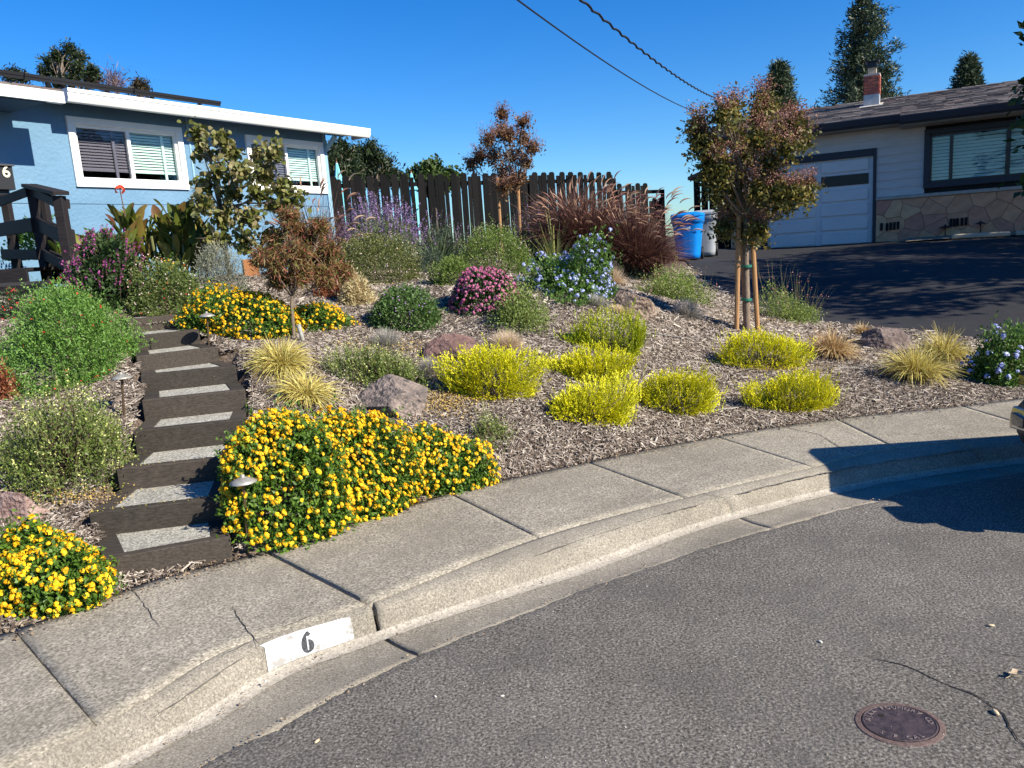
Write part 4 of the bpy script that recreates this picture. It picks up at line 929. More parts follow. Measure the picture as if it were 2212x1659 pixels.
def stems_mesh(name, A, B, r0, g, bend=.15, segs=3):
    n = len(A); rows = []; off = g.randn(n, 3)*bend*np.linalg.norm(B-A, axis=1, keepdims=True); off[:, 2] = abs(off[:, 2])*.6
    for i in range(segs+1):
        t = i/segs; c = A*(1-t)+B*t+off*math.sin(math.pi*t)*.6; rr = r0*(1-.75*t)
        for k in range(3): rows.append(c+np.array([math.cos(2.094*k), math.sin(2.094*k), 0])*rr)
    V = np.stack(rows, 1).reshape(-1, 3); K = 3*(segs+1); b = np.arange(n)*K; F = []
    for i in range(segs):
        for k in range(3): F.append(np.stack([b+3*i+k, b+3*i+(k+1) % 3, b+3*(i+1)+(k+1) % 3, b+3*(i+1)+k], 1))
    return V, np.concatenate(F)
def place(x, yb, w, yt, push=.55, depth=None):
    """centre on the ground, half width, half depth and height of a plant seen at x, foot yb, top yt, width w (photo px)"""
    P = hit(x, yb); Y = P[1]; rx = w/2*((P-EYE)@FW)/FPX; ry = rx if depth is None else depth
    v = nrm(np.array([P[0], P[1], 0])); C = P+v*ry*push; C[2] = g1(C[0], C[1])
    rx = w/2*((C-EYE)@FW)/FPX; h = at(x, yt, C[1])[2]-C[2]
    return C, rx, max(.08, h)
def slope_at(C, r):
    return (g1(C[0]+r, C[1])-g1(C[0]-r, C[1]))/(2*r), (g1(C[0], C[1]+r)-g1(C[0], C[1]-r))/(2*r)
def fit(pts, C, rx, h, box, moves=True, hmin=.1):
    """pts(rx, h) gives plant-local points; nudges size and place until its outline fills the photo box"""
    x, yb, w, yt = box; C = C.copy()
    for it in range(5):
        C[2] = g1(C[0], C[1]); Q = pts(C, rx, h)+C; q = Q-EYE; d = q@FW; px = CX+FPX*(q@RT)/d; py = CY-FPX*(q@UP)/d
        x0, x1 = np.percentile(px, [1, 99]); y0, y1 = np.percentile(py, [.7, 99.6]); s_ = ((C-EYE)@FW)/FPX
        rx *= np.clip(w/(x1-x0), .6, 1.5); h = max(hmin*rx, h+np.clip((y0-yt)*s_, -.35*h, .5*h)); gx, gy = proj(C); cx_ = (x0+x1)/2
        if moves: C2 = hit(gx+(x-cx_), gy+np.clip(yb-y1, -25, 25))
        else: C2 = at(gx+(x-cx_), gy, C[1])
        if abs(C2[1]-C[1]) < 1.2: C[:2] = C2[:2]
    C[2] = g1(C[0], C[1]); return C, rx, h
def bush(name, label, cat, x, yb, w, yt, leaf, cols, seed, n=900, per=9, ll=.03, lw=.012, shoot=.16, up=.5, trans=.3, flowers=(), stem=None, group=None, depth=None, push=.55,
         spread=.5, rough_=.12, inner=.25, lo=-.45, follow=.2, droop=0., nst=40, flare=0., rec=None, Y=None, fitbox=True, hm=0, jit=.28):
    g = rs(seed)
    if rec: fitbox = False
    C, rx, h = rec if rec else place(x, yb, w, yt, push, depth); ry = depth or rx
    if Y is not None: C = at(x, yb, Y); C[2] = g1(C[0], C[1]); rx = w/2*((C-EYE)@FW)/FPX; ry = depth or rx
    D = rdirs(g, n, lo); f = lumps(g, D, 9, rough_)*(1-inner*g.rand(n)**1.5)*np.where(g.rand(n) < .10, 1.08+.14*g.rand(n), 1)
    def pts(C, rx, h):
        sx, sy = slope_at(C, rx*.7); gx_, gy_ = sx*(1-follow), sy*(1-follow); t = D*np.array([rx, depth or rx, h])*f[:, None]
        if flare: k_ = 1-flare*(1-np.clip(t[:, 2]/h, 0, 1)); t[:, 0] *= k_; t[:, 1] *= k_
        t[:, 2] = np.maximum(t[:, 2], .02+gx_*t[:, 0]+gy_*t[:, 1])+sx*follow*t[:, 0]+sy*follow*t[:, 1]; return t
    if fitbox: C, rx, h = fit(pts, C, rx, h, (x, yb, w, yt), Y is None, hm if hm else .42 if follow < .5 else .12); ry = depth or rx
    T = thing(name, C, label, cat, group); sl_ = slope_at(C, rx*.7); sx, sy = sl_[0]*follow, sl_[1]*follow; cxs, cys = sl_[0]*(1-follow), sl_[1]*(1-follow)
    tip = D*np.array([rx, ry, h])*f[:, None]
    if flare: k_ = 1-flare*(1-np.clip(tip[:, 2]/h, 0, 1)); tip[:, 0] *= k_; tip[:, 1] *= k_
    tip[:, 2] = np.maximum(tip[:, 2], .015+.05*h*g.rand(n)+cxs*tip[:, 0]+cys*tip[:, 1]); gr = sx*tip[:, 0]+sy*tip[:, 1]
    out = nrm(D*np.array([1/rx, 1/ry, 1/h])); sd = nrm(out*(1-up)+np.array([0, 0, 1.])*up+g.randn(n, 3)*jit); sd[:, 2] -= droop
    sl = shoot*(.6+.7*g.rand(n)); t = (np.arange(per)+.5)/per
    P = tip[:, None]-sd[:, None]*(sl[:, None]*(1-t)[None])[..., None]+g.randn(n, per, 3)*ll*.15
    rad = nrm(np.cross(np.repeat(sd[:, None], per, 1), g.randn(n, per, 3))); LD = nrm(sd[:, None]*(1-spread)+rad*spread); NN = nrm(np.cross(LD, rad)+g.randn(n, per, 3)*.5+np.array([0, 0, .5]))
    P = P.reshape(-1, 3); LD = LD.reshape(-1, 3); NN = NN.reshape(-1, 3); m_ = len(P)
    V, F = leaf_quads(P, LD, NN, ll*(.6+.7*g.rand(m_)), lw*(.7+.6*g.rand(m_)), g)
    V[:, 2] += sx*V[:, 0]+sy*V[:, 1]; V[:, 2] = np.maximum(V[:, 2], (sx+cxs)*V[:, 0]+(sy+cys)*V[:, 1]+.004)
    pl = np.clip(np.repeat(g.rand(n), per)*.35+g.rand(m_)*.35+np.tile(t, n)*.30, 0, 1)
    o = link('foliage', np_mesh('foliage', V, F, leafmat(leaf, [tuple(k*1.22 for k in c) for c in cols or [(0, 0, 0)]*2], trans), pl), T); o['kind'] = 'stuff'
    base = np.stack([g.randn(nst)*rx*.12, g.randn(nst)*ry*.12, np.zeros(nst)], 1); q = g.choice(n, nst)
    V, F = stems_mesh('stems', base, tip[q]*.93, .004+.003*rx, g); V[:, 2] += sx*V[:, 0]+sy*V[:, 1]
    o = link('stems', np_mesh('stems', V, F, stem or M_bark), T); o['kind'] = 'stuff'
    for fl in flowers:
        k = fl['n']; DD = rdirs(g, k, fl.get('lo', -.25)); ff = lumps(rs(seed), DD, 9, rough_)
        # same lump field as the leaves
        g2 = rs(seed); _ = rdirs(g2, n, lo); ff = lumps(g2, DD, 9, rough_)
        Q = DD*np.array([rx, ry, h])*ff[:, None]*fl.get('out', 1.02)
        if flare: k_ = 1-flare*(1-np.clip(Q[:, 2]/h, 0, 1)); Q[:, 0] *= k_; Q[:, 1] *= k_
        Q = Q*(1-fl.get('in', .08)*g.rand(k))[:, None]; Q[:, 2] = np.maximum(Q[:, 2], .03+cxs*Q[:, 0]+cys*Q[:, 1]); ON = nrm(DD+np.array([0, 0, .4]))
        if fl.get('side') is not None:
            s_ = np.asarray(fl['side'], float); keep = (DD@nrm(s_)) > fl.get('cut', 0); Q, ON = Q[keep], ON[keep]
        if fl.get('patchy'):
            keep = lumps(rs(seed+5), nrm(Q/np.array([rx, ry, h])), 14, .9)+.55*g.randn(len(Q)) > fl['patchy']; Q, ON = Q[keep], ON[keep]
        if fl['kind'] == 'head': sc_ = .55+.75*g.rand(len(Q)); V, F, rr = clump(Q, ON, fl['r']*sc_, fl['q']*(.5+.5*sc_), fl['nq'], g, fl.get('flat', .55))
        else:       # spikes: florets strung up a leaning stalk
            L_ = fl['len']*(.6+.7*g.rand(len(Q))); SD = nrm(ON*.5+np.array([0, 0, .7])+g.randn(len(Q), 3)*.22); nn = fl['nq']; tt = g.rand(len(Q), nn)
            PP = (Q[:, None]+SD[:, None]*(L_[:, None]*tt)[..., None]).reshape(-1, 3); V, F, rr = clump(PP, nrm(g.randn(len(PP), 3)), fl['r'], fl['q'], 1, g, .9)
            SV, SF = stems_mesh('s', Q-SD*.12, Q+SD*L_[:, None], .0022, g, .02, 2); SV[:, 2] += sx*SV[:, 0]+sy*SV[:, 1]
            o = link('flower_stalks', np_mesh('flower_stalks', SV, SF, fl.get('stalk') or M_stalk), T); o['kind'] = 'stuff'
        V[:, 2] += sx*V[:, 0]+sy*V[:, 1]
        o = link('flowers', np_mesh('flowers', V, F, leafmat(fl['m'], fl['cols'], .2, .6), rr), T); o['kind'] = 'stuff'
    return T
M_stalk = mat('stalk_green', (.16, .17, .06), .7); M_stalkd = mat('stalk_brown', (.12, .075, .05), .8)
def tuft(name, label, cat, x, yb, w, yt, m, cols, seed, n=700, bw=.006, droop=.9, lean=.75, group=None, push=.6, ball=False, trans=.25, segs=3, depth=None, rough=.6, Y=None, scl=1.):
    g = rs(seed); C, rx, h = place(x, yb, w, yt, push, depth)
    if Y is not None: C = at(x, yb, Y); C[2] = g1(C[0], C[1]); rx = w/2*((C-EYE)@FW)/FPX; h = at(x, yt, Y)[2]-C[2]
    T = thing(name, C, label, cat, group); sx, sy = slope_at(C, rx)
    if ball: D = rdirs(g, n, .02); L_ = 1/np.sqrt((D[:, 0]**2+D[:, 1]**2)/rx**2+D[:, 2]**2/h**2)*(.8+.28*g.rand(n)); dr = .12
    else:
        a = g.rand(n)*2*math.pi; r_ = lean*np.sqrt(g.rand(n)); D = np.stack([np.cos(a)*r_, np.sin(a)*r_, np.full(n, .75)], 1); D = nrm(D)
        L_ = (h*(1-r_)*1.15+rx*1.25*r_)*(.65+.45*g.rand(n))*scl; dr = droop*(.5+r_)*(.6+.6*g.rand(n))
    B = np.stack([g.randn(n)*rx*.09, g.randn(n)*rx*.09, np.zeros(n)], 1)
    V, F, id_ = blades(B, D, L_, bw*(.6+.7*g.rand(n)), dr, g, segs); V[:, 2] = np.maximum(V[:, 2], .006+.02*g.rand(len(V))*(not ball)); V[:, 2] += sx*V[:, 0]+sy*V[:, 1]
    o = link('blades', np_mesh('blades', V, F, leafmat(m, cols, trans, rough), g.rand(n)[id_]), T); o['kind'] = 'stuff'; return T
def rock(name, label, x, yb, w, yt, cols, seed, push=.35, dz=-.09, depth=None, rot=0):
    g = rs(seed); C, rx, h = place(x, yb, w, yt, push, depth); ry = depth or rx*.75; bm = bmesh.new(); bmesh.ops.create_icosphere(bm, subdivisions=5, radius=1)
    v = np.array([q.co[:] for q in bm.verts]); pl = nrm(g.randn(11, 3)+np.array([0, -.3, .15])); dd = .42+.34*g.rand(11)
    for k in range(11): s_ = v@pl[k]; v = v-np.maximum(0, s_-dd[k])[:, None]*pl[k]*.97
    from mathutils import noise as mn
    dsp = np.array([mn.fractal(Vector(p*1.6+seed), 1., 2.1, 5)*.10+mn.noise(Vector(p*11+seed))*.025+abs(mn.noise(Vector(p*4+seed)))*.09 for p in v]); v = v*(1+dsp[:, None])
    cr = math.cos(rot); sr = math.sin(rot); v = np.stack([v[:, 0]*cr-v[:, 1]*sr, v[:, 0]*sr+v[:, 1]*cr, v[:, 2]], 1)
    mx = np.abs(v).max(0); v = v/mx*np.array([rx, ry, h*.62]); v[:, 2] += h*.38
    base_v = v/np.array([rx, ry, h])
    def pts(C, rx, h): return base_v*np.array([rx, rx*.75 if depth is None else depth, h])+[0, 0, dz]
    C, rx, h = fit(pts, C, rx, h, (x, yb, w, yt), False, .55); v = base_v*np.array([rx, rx*.75 if depth is None else depth, h])
    for q, p in zip(bm.verts, v): q.co = p
    me = bpy.data.meshes.new(name); bm.to_mesh(me); bm.free()
    m = mat('rock_%d' % seed, cols[0], .95, spec=.1, noise=(7, 10), col2=cols[1], fac=(.40, .60), bump=(30, 1., .03)); me.materials.append(m)
    # lichen and dark varnish patches, real surface colour
    t = m.node_tree; N = t.nodes; L = t.links; b = N['Principled BSDF']; r0 = [n_ for n_ in N if n_.type == 'VALTORGB'][0]
    n2 = N.new('ShaderNodeTexNoise'); n2.inputs['Scale'].default_value = 13; n2.inputs['Detail'].default_value = 8; n2.inputs['Roughness'].default_value = .7; tc = [q for q in N if q.type == 'TEX_COORD'][0]; L.new(tc.outputs['Object'], n2.inputs['Vector'])
    r2 = N.new('ShaderNodeValToRGB'); r2.color_ramp.elements[0].position = .52; r2.color_ramp.elements[1].position = .60; L.new(n2.outputs[0], r2.inputs[0])
    mx_ = N.new('ShaderNodeMix'); mx_.data_type = 'RGBA'; L.new(r2.outputs[0], mx_.inputs[0]); L.new(r0.outputs[0], mx_.inputs[6]); mx_.inputs[7].default_value = (*cols[2], 1); L.new(mx_.outputs[2], b.inputs['Base Color'])
    o = link(name, me, None, C+np.array([0, 0, dz])); return tag(o, label, 'rock')
def limb(mb, a, b, r0, r1, g, n=6, wob=.06, m=0):
    a = np.asarray(a, float); b = np.asarray(b, float); L_ = np.linalg.norm(b-a); pts = []
    o1 = g.randn(3)*wob*L_; o2 = g.randn(3)*wob*L_
    for i in range(n+1): t = i/n; pts.append(a*(1-t)+b*t+o1*math.sin(math.pi*t)+o2*math.sin(2*math.pi*t)*.5)
    mb.tube(pts, [r0*(1-t)+r1*t for t in np.linspace(0, 1, n+1)], 6, m); return pts
def lobe_tree(name, label, cat, base, lobes, seed, trunk_r, fork, leaf, cols, nl=260, per=7, ll=.045, lw=.024, shoot=.22, up=.3, trans=.3, bark=None, group=None, tips=None, droop=0., dark=None, flat=1., limbs=True, z0=None, spread=.6, fsz=.04, inner=.5, hexa=False, nmin=0):
    """lobes: (centre xyz, radius); branches run from the fork to every lobe, shoots fill it"""
    g = rs(seed); base = np.asarray(base, float); T = thing(name, base, label, cat, group); mb = MB(); bark = bark or M_bark
    fork = np.asarray(fork, float); pts = limb(mb, base-[0, 0, .1], fork, trunk_r, trunk_r*.75, g, 6, .015)
    for c, r in lobes:
        c = np.asarray(c, float)
        if limbs:
            h0 = fork if c[2] > fork[2] else base*(1-(c[2]-base[2])/max(.01, fork[2]-base[2]))+fork*((c[2]-base[2])/max(.01, fork[2]-base[2]))
            lp = limb(mb, h0, c, trunk_r*.42, trunk_r*.12, g, 6, .05)
            for k in range(5): limb(mb, lp[3+g.randint(3)], c+g.randn(3)*r*.45, trunk_r*.14, trunk_r*.04, g, 4, .08)
    mb.build('trunk', bark, T, smooth=True)
    VV, FF, RRn, nb = [], [], [], 0; TV, TF, TR_, tb = [], [], [], 0
    for c, r in lobes:
        c = np.asarray(c, float)-base; n = max(8, int(nl*(r/.5)**2)) if nl > 0 else -nl
        if nmin and r < .5: n = nmin
        D = rdirs(g, n, -.9); f = lumps(g, D, 6, .22)*(1-inner*g.rand(n)); tip = c+D*np.array([r, r, r*flat])*f[:, None]
        sd = nrm(D*(1-up)+np.array([0, 0, 1.])*up+g.randn(n, 3)*.35-np.array([0, 0, droop])); sl = shoot*(.5+.8*g.rand(n)); t = (np.arange(per)+.5)/per
        P = (tip[:, None]-sd[:, None]*(sl[:, None]*(1-t)[None])[..., None]+g.randn(n, per, 3)*ll*.4).reshape(-1, 3)
        LD = nrm(np.repeat(sd, per, 0)*(1-spread)+g.randn(len(P), 3)*spread-np.array([0, 0, droop])); sz_ = .6+.7*g.rand(len(P)); V, F = (leaf_hex if hexa else leaf_quads)(P, LD, nrm(g.randn(len(P), 3)+[0, 0, .8]), ll*sz_, lw*sz_, g, .06)
        VV.append(V); FF.append(F+nb); nb += len(V); r1_ = np.clip(np.repeat(g.rand(n), per)*.6+g.rand(len(P))*.4, 0, 1); RRn.append(np.tile(r1_, 2) if hexa else r1_)
        if tips:
            q = g.rand(n) < tips['frac']; q &= D[:, 2] > tips.get('lo', -.1); A = tip[q]; sdd = sd[q]
            if len(A):
                k = tips['nq']; PP = (A[:, None]+sdd[:, None]*(g.rand(len(A), k)*tips['len'])[..., None]+g.randn(len(A), k, 3)*tips['w']).reshape(-1, 3)
                V, F, rr = clump(PP, nrm(g.randn(len(PP), 3)), .002, tips['q'], 1, g); TV.append(V); TF.append(F+tb); tb += len(V); TR_.append(rr)
    o = link('crown', np_mesh('crown', np.concatenate(VV), np.concatenate(FF), leafmat(leaf, cols or [(0,0,0)]*2, trans), np.concatenate(RRn)), T); o['kind'] = 'stuff'
    if TV: o = link('seed_clusters', np_mesh('seed_clusters', np.concatenate(TV), np.concatenate(TF), leafmat(tips['m'], tips['cols'], .15, .8), np.concatenate(TR_)), T); o['kind'] = 'stuff'
    return T
def lobes_px(L_, Y, g, dj=.6):
    """(x, y, r px[, depth shift]) -> world lobes round distance Y"""
    out = []
    for q in L_:
        x, y, r = q[:3]; dy = q[3] if len(q) > 3 else (g.rand()-.5)*dj; P = at(x, y, Y+dy); out.append((P, r*((P-EYE)@FW)/FPX))
    return out
# ================================================================ MULCH
def mulch(name, n, seed, xlim, ylim, ln, wd):
    g = rs(seed); X = xlim[0]+(xlim[1]-xlim[0])*g.rand(n*3); Y = ylim[0]+(ylim[1]-ylim[0])*g.rand(n*3)
    d = Y-back_y(X); keep = (d > .02) & ~(in_drive(X-.12, Y)) & (np.abs(X) < .72*Y+.3) & (g.rand(n*3) < np.clip((6.5/np.maximum(Y, 3))**1.6, 0, 1))
    for Pr_, Pl_, z0_, z1_ in STP:
        ex_ = nrm((Pr_-Pl_)*[1, 1, 0]); ey_ = np.cross([0, 0, 1], ex_); u_ = (X-Pl_[0])*ex_[0]+(Y-Pl_[1])*ex_[1]; v_ = (X-Pl_[0])*ey_[0]+(Y-Pl_[1])*ey_[1]; keep &= ~((u_ > -.04) & (u_ < np.linalg.norm(Pr_-Pl_)+.02) & (v_ > -.0) & (v_ < .5))
    X, Y = X[keep], Y[keep]; m_ = len(X); Z = gz(X, Y)+.006+.02*g.rand(m_)
    e = .06; n3 = nrm(np.stack([-(gz(X+e, Y)-gz(X-e, Y))/(2*e), -(gz(X, Y+e)-gz(X, Y-e))/(2*e), np.ones(m_)], 1)); 
    D = nrm(np.cross(n3, g.randn(m_, 3))+n3*(g.randn(m_, 1)*.22)); S_ = np.cross(n3, D); l = (ln*(.4+1.1*g.rand(m_)**1.5))[:, None]; w = (wd*(.5+.9*g.rand(m_)))[:, None]; C = np.stack([X, Y, Z], 1)
    tw = n3*w*.55; V = np.stack([C-D*l-S_*w*.6, C+D*l-S_*w*.4, C+D*l*1.05+tw, C-D*l*.95+tw, C+D*l+S_*w*.5, C-D*l+S_*w*.5], 1).reshape(-1, 3); b = np.arange(m_)*6
    F = np.concatenate([np.stack([b, b+1, b+2, b+3], 1), np.stack([b+3, b+2, b+4, b+5], 1)]); r_ = g.rand(m_)
    o = link(name, np_mesh(name, V, F, leafmat('bark_mulch_chip', [(.04, .029, .022), (.08, .06, .046), (.14, .11, .086), (.22, .178, .145), (.34, .29, .24), (.52, .46, .39)], 0, .9), np.tile(r_, 2))); return tag(o, kind='stuff')
mulch('bark_mulch', 230000, 21, (-6.5, 7.5), (3.0, 11), .020, .0062)
mulch('bark_mulch', 26000, 24, (-6.5, 7.5), (3.0, 10), .034, .010)
mulch('bark_mulch', 34000, 22, (-4, 6), (8, 15), .045, .016)
# petals and straw-coloured litter fallen under the flowering shrubs
def litter(name, spots, cols, m, q, seed):
    g = rs(seed); P = []
    for x, y, rx_, ry_, n in spots:
        c = hit(x, y); P.append(np.stack([c[0]+g.randn(n)*rx_, c[1]+g.randn(n)*ry_], 1))
    P = np.concatenate(P); Z = gz(P[:, 0], P[:, 1])+.03+.01*g.rand(len(P)); V, F, rr = clump(np.stack([P[:, 0], P[:, 1], Z], 1), np.tile([[0, 0, 1.]], (len(P), 1)), .004, q, 1, g, .3)
    tag(link(name, np_mesh(name, V, F, leafmat(m, cols, .1, .8), rr)), kind='stuff')
litter('fallen_petals', [(960, 880, .12, .1, 900), (150, 1085, .22, .05, 500), (1020, 865, .15, .06, 500), (850, 755, .3, .1, 700), (770, 640, .3, .25, 600), (1700, 800, .3, .1, 500), (1620, 690, .3, .2, 400)], [(.5, .32, .06), (.6, .42, .12), (.45, .32, .16)], 'straw_litter', .013, 5)
g = rs(14); P = []
for (a, b, n, up_) in ((STP[1][1], STP[1][0], 60, .02), (STP[2][1], STP[2][0], 30, .02)):
    for i in range(n):
        t = g.rand()**2.2; q = a*(1-t)+b*t; q = q+np.array([0, .06*g.rand()+.0, .004]); P.append(q)
V, F, rr = clump(np.array(P), np.tile([[0, 0, 1.]], (len(P), 1)), .001, .009, 1, g, .2); tag(link('fallen_petals', np_mesh('fallen_petals', V, F, leafmat('yellow_petal', [(.75, .6, .08), (.8, .7, .2)], .1, .7), rr)), kind='stuff')
# irrigation hose
def hose(pts, lab, r=.008):
    Q = []
    P = [hit(*p) for p in pts]
    for a, b in zip(P[:-1], P[1:]):
        for t in np.linspace(0, 1, 8)[:-1]: q = a*(1-t)+b*t; q[2] = g1(q[0], q[1])+.022; Q.append(q)
    mb = MB(); mb.tube(Q, r, 6); tag(mb.build('drip_hose', M_black, None, origin=Q[0]), lab, 'hose')
hose([(1395, 722), (1450, 731), (1510, 738), (1560, 742), (1600, 745)], 'black drip hose lying on the mulch left of the staked tree')
hose([(1462, 892), (1540, 894), (1610, 886)], 'black drip hose between the two lowest golden shrubs at the walk')
hose([(1690, 800), (1790, 801), (1860, 800), (1900, 795)], 'black drip hose on the mulch in front of the brown grass clump')

# loose bits washed along the gutter and spilled onto the walk
def along(name, key, off0, off1, n, s0, s1, cols, m, q, seed, z=.006):
    g = rs(seed); P = []
    for i in range(n):
        s_ = s0+(s1-s0)*g.rand(); a = crv(key, s_); d = nrm(crv(key, s_+.02)-crv(key, s_-.02)); sd = np.array([d[1], -d[0], 0]); P.append(a+sd*(off0+(off1-off0)*g.rand()**2.2)+[0, 0, z])
    V, F, rr = clump(np.array(P), np.tile([[0, 0, 1.]], (n, 1)), .002, q*(.4+.9*g.rand(n)), 1, g, .35); tag(link(name, np_mesh(name, V, F, leafmat(m, cols, 0, .9), rr)), kind='stuff')
LC = [(.05, .035, .025), (.14, .10, .07), (.28, .21, .14), (.42, .33, .22)]
along('spilled_mulch', 'back', -.02, .14, 1500, -.3, 7.2, LC, 'spilled_bits', .016, 90)
along('gutter_debris', 'flow', -.03, .10, 420, -.8, 7, LC, 'spilled_bits', .010, 91, .008)
along('gutter_debris', 'pan', -.03, .06, 420, -.8, 7, LC, 'spilled_bits', .010, 92, .012)
# ================================================================ PLANTS
GOLD = [(.12, .15, .008), (.34, .36, .012), (.64, .60, .02), (.84, .77, .04)]
GOLD2 = [(.10, .15, .012), (.24, .30, .015), (.42, .45, .02), (.60, .58, .035)]  # greener leaves, darkened further by tree shade put into the colours
gsh = dict(ll=.018, lw=.0068, shoot=.15, per=22, up=.30, spread=.20, inner=.16, jit=.2, rough_=.22, trans=.14, lo=-.3, flare=.42, nst=60, follow=0, hm=.45, push=.35)
for i, (x, yb, w, yt, cl, n, lab) in enumerate((
    (1060, 866, 232, 750, GOLD, 1900, 'largest golden feathery shrub, in front of the brown rock and blond grass ball'),
    (1266, 832, 205, 746, GOLD, 1500, 'golden feathery shrub just behind the rounder one near the walk'),
    (1284, 922, 186, 808, GOLD, 1500, 'tall rounded golden feathery shrub closest to the walk in the cluster'),
    (1306, 770, 176, 668, GOLD2, 1500, 'greenest feathery shrub, partly in tree shade at the top of the golden cluster'),
    (1458, 900, 190, 800, GOLD, 1500, 'golden feathery shrub at the right end of the touching cluster'),
    (1652, 802, 205, 716, GOLD, 1500, 'golden feathery shrub at the foot of the staked tree'),
    (1708, 892, 204, 804, GOLD, 1500, 'golden feathery shrub standing alone below the one at the staked tree'))):
    bush('golden_shrub', lab, 'shrub', x, yb, w, yt-6, 'gold_leaf' if cl is GOLD else 'green_shaded_gold_leaf', cl, 100+i, n=n, depth=w*.5*.0043*.6, group='golden feathery shrubs on the slope', **gsh)
# lantana mounds
LG = [(.03, .06, .008), (.055, .11, .014), (.09, .17, .02), (.14, .22, .03)]
LF = [(.74, .32, .002), (.87, .49, .006), (.92, .59, .012), (.93, .69, .035)]
def lantana(lab, x, yb, w, yt, seed, n, nf, depth, push=.5, **k):
    return bush('yellow_lantana', lab, 'flowering shrub', x, yb, w, yt, 'lantana_leaf', LG, seed, n=n, per=9, ll=.029, lw=.015, shoot=.12, up=.35, spread=.65, depth=depth, push=push, group='yellow flowering lantana mounds', rough_=.16, stem=M_stalkd,
                flowers=[dict(kind='head', n=nf, patchy=.3, r=.013, q=.0165, nq=13, m='lantana_flower', cols=LF, out=1.03, lo=-.1, flat=.5, **{'in': .14})], **k)
def recm(x, y, w, yt, depth):
    C = hit(x, y); d = (C-EYE)@FW; rx = w/2*d/FPX; C[2] = g1(C[0], C[1]); h = at(x, yt, C[1])[2]-C[2]; return C, rx, h
lantana('large sprawling yellow lantana between the lower steps and the sidewalk', 620, 1185, 270, 892, 201, 3000, 1250, .38, follow=.7)
lantana('middle part of the large yellow lantana bordering the sidewalk', 775, 1140, 260, 892, 207, 2600, 1100, .36, follow=.75)
lantana('right hand spill of the large yellow lantana under the grey rock', 940, 1078, 250, 922, 202, 2200, 900, .30, follow=.75)
lantana('yellow lantana at the sidewalk in the lower left corner', 80, 1340, 320, 1130, 203, 3400, 620, .26, follow=.7)
lantana('yellow lantana spreading under the red leaved maple', 520, 735, 265, 618, 204, 2000, 900, .45, follow=.6)
lantana('low outer end of the lantana under the maple', 695, 718, 145, 655, 205, 900, 280, .3, follow=.5)
lantana('small patch of yellow flowers behind the pink flowered bush', 365, 600, 90, 548, 206, 260, 60, .3, Y=8.3)
# salvias and other shrubs, left side
SG = [(.045, .10, .02), (.085, .17, .03), (.13, .25, .045), (.20, .34, .08)]
REDS = [(.6, .03, .02), (.75, .06, .04)]; PINK = [(.65, .18, .2), (.8, .35, .33)]; WH = [(.75, .7, .68), (.8, .55, .5), (.85, .85, .82)]
PY = [(.62, .64, .15), (.75, .76, .26), (.85, .85, .45)]
bush('green_salvia', 'tall bright green salvia with a few red flowers left of the upper steps', 'shrub', 140, 850, 312, 608, 'bright_salvia_leaf', SG, 211, n=3600, per=10, ll=.027, lw=.010, shoot=.20, up=.6, depth=.55, rough_=.2, push=.4, nst=60,
     flowers=[dict(kind='head', n=60, r=.006, q=.012, nq=4, m='red_flower', cols=REDS)])
bush('pale_yellow_salvia', 'large open salvia with pale yellow flowers left of the middle steps', 'flowering shrub', 130, 1080, 300, 825, 'olive_salvia_leaf', [(.05, .075, .015), (.09, .13, .025), (.14, .19, .04), (.22, .25, .07)], 212, n=1500, per=7, ll=.026, lw=.011, shoot=.22, up=.75, rough_=.2, inner=.5, nst=200, stem=M_stalkd, lo=-.1, depth=.45,
     flowers=[dict(kind='spike', n=200, len=.13, r=.004, q=.012, nq=6, m='pale_yellow_flower', cols=PY, lo=.0, **{'in': .35})])
bush('pale_yellow_salvia', 'open salvia with pale yellow flowers behind the big grey rock', 'flowering shrub', 812, 846, 225, 745, 'olive_salvia_leaf', None, 213, n=1300, per=8, ll=.026, lw=.011, shoot=.2, up=.75, rough_=.18, inner=.45, nst=150, stem=M_stalkd, depth=.26,
     flowers=[dict(kind='spike', n=150, len=.11, r=.004, q=.011, nq=6, m='pale_yellow_flower', cols=PY, **{'in': .3})])
bush('pale_yellow_salvia', 'small thin salvia beside the sidewalk right of the large lantana', 'flowering shrub', 1062, 978, 92, 886, 'olive_salvia_leaf', None, 214, n=300, per=7, ll=.02, lw=.009, shoot=.13, up=.7, rough_=.25, inner=.5, nst=50, stem=M_stalkd,
     flowers=[dict(kind='spike', n=28, len=.06, r=.003, q=.009, nq=5, m='pale_yellow_flower', cols=PY)])
DG = [(.015, .035, .012), (.03, .06, .018), (.05, .09, .025), (.10, .13, .05)]
bush('magenta_flowered_bush', 'dark leaved bush with magenta flowers beside the deck railing', 'flowering shrub', 235, 640, 180, 508, 'dark_bush_leaf', DG, 215, n=1700, per=8, ll=.05, lw=.024, shoot=.2, up=.45, rough_=.2, nst=50,
     flowers=[dict(kind='spike', n=170, len=.12, r=.006, q=.022, nq=7, m='magenta_flower', cols=[(.16, .03, .09), (.34, .06, .24), (.50, .12, .38)], lo=.2, stalk=M_stalkd)], Y=7.7)
WS = [(.05, .075, .02), (.085, .12, .03), (.12, .16, .04), (.18, .18, .07)]
bush('white_flowered_salvia', 'fine leaved salvia dotted white and red beside the top steps', 'flowering shrub', 362, 682, 175, 558, 'fine_salvia_leaf', WS, 216, n=1900, per=8, ll=.028, lw=.012, shoot=.16, up=.6, nst=60, stem=M_stalkd,
     flowers=[dict(kind='head', n=150, r=.006, q=.014, nq=3, m='white_flower', cols=WH, out=1.04), dict(kind='head', n=40, r=.006, q=.013, nq=3, m='red_flower', cols=REDS)])
